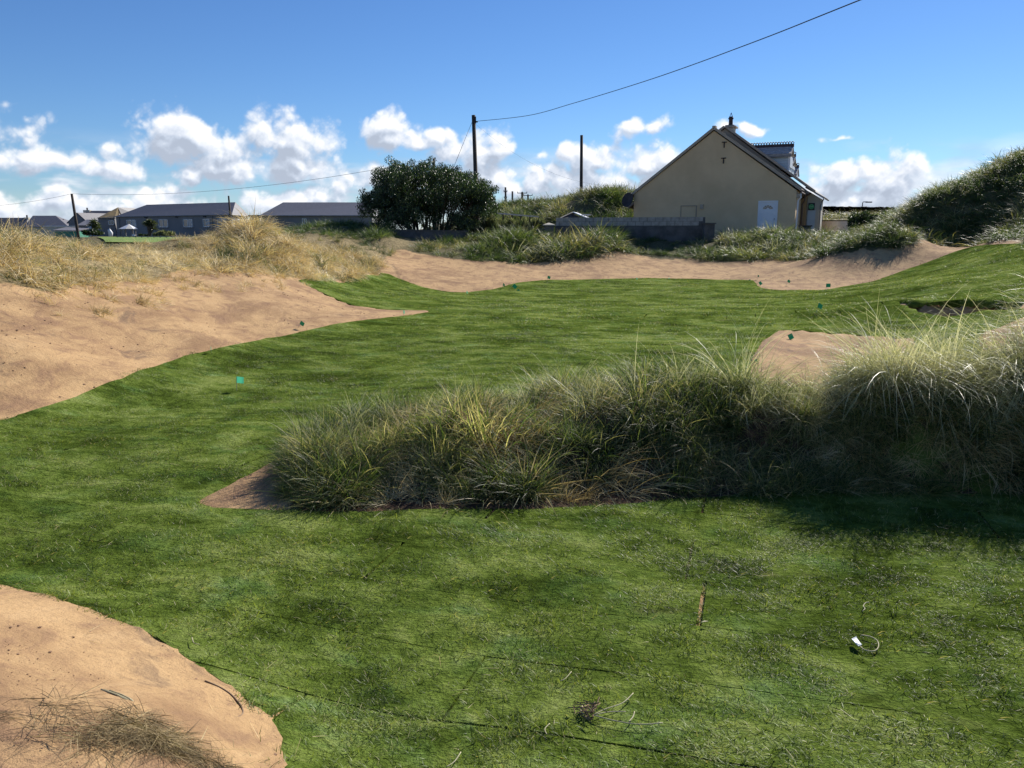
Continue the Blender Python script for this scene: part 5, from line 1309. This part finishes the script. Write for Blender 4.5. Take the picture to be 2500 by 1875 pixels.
for (px, py) in ((895,500),(905,510),(890,505),(1190,490),(1200,495),(1205,490),(1180,510),(1195,505)): tips.append(P(px, py, 47+r.uniform(-.6,.6)))
stems = []; leaves = []
for k in range(26):
    bp_ = Vector((bx0+r.uniform(-1.3,1.5), by0+r.uniform(-.8,.8), 1.2)); stems.append(bp_)
def nearest(tp): 
    return min(stems, key=lambda s: abs(s.x-(bx0+(tp.x-bx0)*.45))+abs(s.y-(by0+(tp.y-by0)*.5)))
for i, tp in enumerate(tips):
    s0 = nearest(tp); mid_ = s0.lerp(tp, .5)+Vector((-(tp.x-s0.x)*.12, 0, .25))+Vector(r.normal(0,.08,3))
    if i < 70: MB().tube([s0, s0.lerp(mid_,.5)+Vector(r.normal(0,.05,3)), mid_, mid_.lerp(tp,.6), tp], [.055,.045,.035,.022,.01], 5).build('stem', M['bark'], bush, True)
    for j in range(4):
        c_ = np.array(tp)+r.normal(0,.30,3); nl = 130
        q_ = r.normal(0,1,(nl,3)); q_ /= np.linalg.norm(q_,axis=1)[:,None]; q_ *= (r.random(nl)**.4)[:,None]*np.array([.30,.30,.26])
        leaves.append(c_+q_)
leaf_mesh('crown', np.concatenate(leaves), .10, M_leaf, bush, np.array([0,0,.4]), 3)
def shrub(label, px, ybase, d, wpx, hpx, mat, n=1500, size=.12, name='shrub', up=None, flat=1., group=None, aspect=.38, zb=None):
    b0 = P(px, ybase, d); 
    if zb is not None: b0.z = zb
    o = thing(name, label, 'shrub', b0, group); w = wpx/F*d; h_ = hpx/F*d; rr = np.random.default_rng(int(px*7+ybase)); pts = []
    nb = max(3, int(n/120))
    for k in range(nb):
        a_ = rr.uniform(-1,1,3); c_ = np.array([b0.x+a_[0]*w*.38, b0.y+a_[1]*w*.3, b0.z+h_*(.25+.55*rr.random()*(1-.5*abs(a_[0])))])
        q_ = rr.normal(0,1,(n//nb,3)); q_ /= np.linalg.norm(q_,axis=1)[:,None]; q_ *= (rr.random(n//nb)**.4)[:,None]*np.array([w*.17,w*.17,h_*.26]); pts.append(c_+q_)
    leaf_mesh('foliage', np.concatenate(pts), size, mat, o, up, int(px), aspect)
    st = MB()
    for k in range(4): st.tube([Vector((b0.x+rr.uniform(-.2,.2)*w,b0.y,b0.z-.2)), Vector((b0.x+rr.uniform(-.35,.35)*w,b0.y,b0.z+h_*.6))], .03, 4)
    st.build('stem', M['bark'], o); return o
UP = np.array([.15,-.1,1.3])
for i, (px, yb, d, w_, h_, lab) in enumerate([(1195,572,46.8,50,52,'silvery leaved shrub right beside the big bush'),(1235,572,47.2,46,48,'silvery leaved shrub, second right of the big bush'),(1275,572,47.4,48,46,'bright silvery shrub in the middle behind the low wall'),(1310,572,47.6,44,42,'silvery leaved shrub just left of the capped pier'),(1160,575,46.5,40,40,'silvery leaved shrub half under the big bush')]):
    shrub(lab, px, yb, d, w_, h_, M_flax, 1500, .26, 'silvery_shrub', UP, group='silvery shrubs behind the low wall', aspect=.16)
shrub('round bush spilling over the low pale wall at right', 2095, 562, 47, 75, 50, M_dleaf, 2500, .15, 'spreading_shrub', None)
shrub('dark low bush at the foot of the big dune', 2140, 560, 46, 60, 42, M_dleaf, 1800, .15, 'spreading_shrub')
shrub('dark shrub under the big bush at its left foot', 930, 585, 44, 70, 45, M_dleaf, 2200, .14)
shrub('flax like shrub on the lawn right of the palm', 398, 578, 112, 52, 14, M_flax, 1100, .5, 'low_shrub', UP, aspect=.2)
shrub('dark shrub at the foot of the first palm', 352, 579, 113, 30, 9, M_dleaf, 500, .3, 'low_shrub')
shrub('low shrub beside the white lean-to', 222, 575, 100, 50, 16, M_dleaf, 1500, .3, 'low_shrub')
shrub('dark clipped shrub left of the pole on the mound', 620, 583, 70, 120, 22, M_dleaf, 3000, .22, 'hedge')
def palm(label, px, yb, ytop, d, heads, sz):
    b0 = P(px, yb, d); t0 = P(px, ytop, d); o = thing('cabbage_palm', label, 'palm tree', b0, 'cabbage palms by the far building')
    rr = np.random.default_rng(int(px)); pts = []; dirs = []
    tk = MB(); 
    hh = []
    for (dx_, dy_) in heads:
        c_ = P(px+dx_, ytop+dy_, d); tk.tube([b0, b0.lerp(c_, .5)+Vector((0,0,.2)), c_], [.14,.11,.07], 6)
        hh.append(c_)
    tk.build('trunk', M['bark'], o)
    V = MB()
    for c_ in hh:
        for k in range(70):
            v = Vector(rr.normal(0,1,3)); v.z = abs(v.z)*.8-.25; v.normalize(); L_ = sz*rr.uniform(.7,1.1); s = v.cross(Vector(rr.normal(0,1,3))).normalized()*.035
            V.add([c_-s, c_+s, c_+v*L_*.6+s, c_+v*L_*.6-s, c_+v*L_-Vector((0,0,.18*L_))], [(0,1,2,3),(3,2,4)])
    V.build('fronds', M_flax, o, recalc=False)
palm('bushy many headed cabbage palm in front of the long building', 366, 578, 545, 113, [(-9,2),(0,-2),(8,1),(4,6),(-4,5),(9,14),(0,-5)], .75)
palm('smaller cabbage palm beside the white lean-to', 229, 572, 548, 106, [(0,-5),(-5,3),(5,2),(8,9)], .8)
# branches of the bare shrub by the pale wall
# ------------------------------------------------------------------ marker flags
def flag_proto(mat, name_label, w=.12, h_=.10, stem=.22):
    o = thing('marker_flag', name_label, 'marker flag', (0,0,0), 'green marker flags around the green')
    st = MB().tube([Vector((0,0,-.05)), Vector((0,0,stem))], .0035, 5).build('stem', M['trimgrey'], o)
    V = []; nx_, nz_ = 6, 3
    for j in range(nz_+1):
        for i in range(nx_+1): V.append((w*i/nx_, .012*math.sin(i*1.1)*(i/nx_), stem-h_+h_*j/nz_))
    Fq = [(j*(nx_+1)+i, j*(nx_+1)+i+1, (j+1)*(nx_+1)+i+1, (j+1)*(nx_+1)+i) for j in range(nz_) for i in range(nx_)]
    mb = MB().add(V, Fq); fo_ = mb.build('flag_sheet', mat, o, True, False); return o
dz0 = []
FL = [ # px, py of the flag's foot, sunlit film?, spin, roll, scale, label
 (727,800,0,.3,.5,.9,'dark green flag at the edge of the left sand face'),
 (578,955,1,.2,.05,1.0,'sunlit green flag standing alone on the turf at left'),
 (516,864,1,1.2,.2,.6,'tiny pale flag seen edge-on on the left turf edge'),
 (985,773,1,1.2,.1,.9,'thin pale flag near the tip of the sand tongue'),
 (1243,708,0,.1,.75,1.5,'dark flag turned like a diamond, largest left of the centre bunker lip'),
 (1226,705,0,1.0,.4,1.1,'narrow dark flag just left of the diamond one'),
 (1256,712,0,.3,1.2,1.0,'small flag lying low just right of the diamond one'),
 (1335,687,0,.5,.2,1.2,'dark flag where the green meets the far sand'),
 (1139,722,1,1.2,.1,.9,'thin pale flag at the left rim of the centre bunker'),
 (1845,696,0,.4,.9,1.2,'dark flag tipped over at the corner of the right bunker'),
 (1849,682,0,1.3,.1,.9,'thin dark flag in the sand above the bunker corner'),
 (1823,685,0,.5,1.3,.8,'small flag nearly flat left of the bunker corner'),
 (1920,696,0,1.1,.3,1.2,'narrow dark flag alone on the right bunker sand'),
 (2016,712,0,.05,.0,1.35,'square dark flag at the lower edge of the right bunker'),
 (1992,763,0,1.2,.3,1.3,'dark folded flag on the turf below the right bunker'),
 (1910,820,0,.2,1.1,1.0,'dark flag lying at the corner of the small bunker'),
 (1831,882,0,.5,1.3,.6,'flag half hidden by grass at the ridge crest'),
 (1753,920,0,.3,.5,.75,'dark flag behind the foreground ridge left of the small bunker'),
 (1094,1000,1,.2,1.2,.8,'turquoise flag bent flat behind the left part of the ridge'),
 (1553,684,1,1.1,.2,.6,'tiny pale flag on the far edge of the green'),
 (1632,683,1,1.2,.2,.5,'tiny white flag on the far rim right of centre')]
pd = flag_proto(M['flag'], 'x'); pl = flag_proto(M['flag_lit'], 'x')
used = {0: False, 1: False}
for (px, py, pale_, spin, roll, sc, lab) in FL:
    sc *= .85
    x_, y_ = hit(px, py, lambda a, b_: h_rbf(a, b_)+.02)
    z_ = float(height(np.array([x_]), np.array([y_]))[0])+.02
    src = pl if pale_ else pd
    if not used[pale_]: o = src; used[pale_] = True
    else: o = copy_tree(src)
    o.location = (x_, y_, z_); o.rotation_euler = (0, roll, -spin); o.scale = (sc,)*3; o['label'] = lab
# ------------------------------------------------------------------ odds and ends on the turf
def on_turf(px, py, z=.05):
    z -= .024
    x_, y_, _ = PZ(px, py, 0); return Vector((x_, y_, float(height(np.array([x_]), np.array([y_]))[0])+z))
tw_ = thing('torn_label_twine', 'white torn label with a curled loop of twine on the near turf', 'litter', on_turf(2110,1570))
ps = [on_turf(px, py, .055) for px, py in ((2098,1572),(2112,1584),(2135,1586),(2145,1575),(2142,1560),(2125,1550),(2102,1546))]
M['twine'] = surf('twine', (.36,.33,.20), (.5,.45,.30), 20., .8, .1)
MB().tube(cr(ps, 4), .0028, 5).build('twine', M['twine'], tw_, True)
lp = [on_turf(px, py, .06+.008*(i%2)) for i, (px, py) in enumerate(((2079,1560),(2090,1558),(2096,1566),(2104,1578),(2096,1578),(2084,1570)))]
MB().prism(lp, Vector((0,0,.004))).build('label_tag', M['white'], tw_)
t2 = thing('twine_scrap', 'small pale curl of twine on the turf behind the torn label', 'litter', on_turf(2112,1480))
MB().tube(cr([on_turf(px, py, .055) for px, py in ((2122,1467),(2114,1468),(2108,1476),(2112,1482),(2106,1488))], 4), .0028, 5).build('twine', M['twine'], t2, True)
ug = thing('uprooted_grass', 'uprooted grass stalk with brown roots on the near turf', 'plant debris', on_turf(1440,1745))
M['rootm'] = surf('roots', (.20,.13,.08), (.32,.22,.13), 20., .9, .1)
rt = MB()
for k in range(26):
    c_ = on_turf(1435+R.gauss(0,9), 1735+R.gauss(0,7), .05+R.random()*.02); rt.tube([c_, c_+Vector((R.gauss(0,.02),R.gauss(0,.02),R.uniform(-.01,.015))), c_+Vector((R.gauss(0,.035),R.gauss(0,.03),.0))], .0022, 4)
rt.build('roots', M['rootm'], ug)
for pl_ in (((1450,1745),(1480,1730),(1520,1715),(1546,1690)),((1450,1747),(1500,1762),(1560,1772),(1618,1768)),((1455,1745),(1490,1738),(1528,1738)),((1425,1745),(1418,1735),(1422,1722)),((1535,1765),(1545,1752),(1549,1738))):
    MB().tube(cr([on_turf(a, b_, .06) for a, b_ in pl_], 4), .0026, 4).build('stalk', M['twine'], ug, True)
lf = thing('dry_leaf', 'single dry pale leaf beside an open turf joint', 'leaf', on_turf(1720,1515))
c_ = on_turf(1720,1515,.06); MB().prism([c_+Vector((-.02,-.005,0)), c_+Vector((0,-.008,.006)), c_+Vector((.022,.004,.002)), c_+Vector((0,.006,.004))], Vector((0,0,.002))).build('blade', M['twine'], lf)
for i, (pts_, lab) in enumerate(((((1335,1800),(1330,1785),(1342,1770)),'short dry stem on the turf left of the uprooted grass'),(((1368,1655),(1380,1650),(1395,1632)),'thin dry stem on the turf above the uprooted grass'),(((470,1575),(475,1590),(488,1592)),'pale stem poking over the edge of the near sand mound'),(((1090,1875),(1110,1860),(1125,1835)),'dry stem at the bottom edge of the turf'))):
    s_ = thing('fallen_stem', lab, 'dry stem', on_turf(*pts_[1])); MB().tube(cr([on_turf(a, b_, .06) for a, b_ in pts_], 4), .0022, 4).build('stalk', M['twine'], s_, True)
# bundle of flattened reeds on the mound, and a dark root
def on_g(px, py, z0=.25, dz=.02):
    x_, y_, _ = PZ(px, py, z0); return Vector((x_, y_, float(height(np.array([x_]), np.array([y_]))[0])+dz))
rb = thing('reed_bundle', 'bundle of flat pale reeds lying on the near sand mound', 'reeds', on_g(330,1745))
for k in range(14):
    o0 = R.uniform(-12,12); o1 = R.uniform(-8,8)
    MB().tube([on_g(262+o0,1712+o1*.5,.25,.008), on_g(292+o0,1728+o1*.8,.25,.012), on_g(315+o0*.5,1740+o1,.25,.012), on_g(350+o1*.5,1758+o0*.6,.25,.012), on_g(380+o1,1775+o0*.6,.25,.01)], R.uniform(.002,.005), 4).build('reed', M_straw if k%3 else M['twine'], rb, True)
dr_ = thing('root_strand', 'thin dark root curling over the near sand mound', 'root', on_g(560,1680,.1))
MB().tube(cr([on_g(px, py, .1, .012) for px, py in ((500,1645),(530,1655),(560,1672),(585,1700),(592,1725),(580,1745),(560,1760))], 5), .004, 5).build('strand', M['rootm'], dr_, True)
print('objects', len(bpy.data.objects))
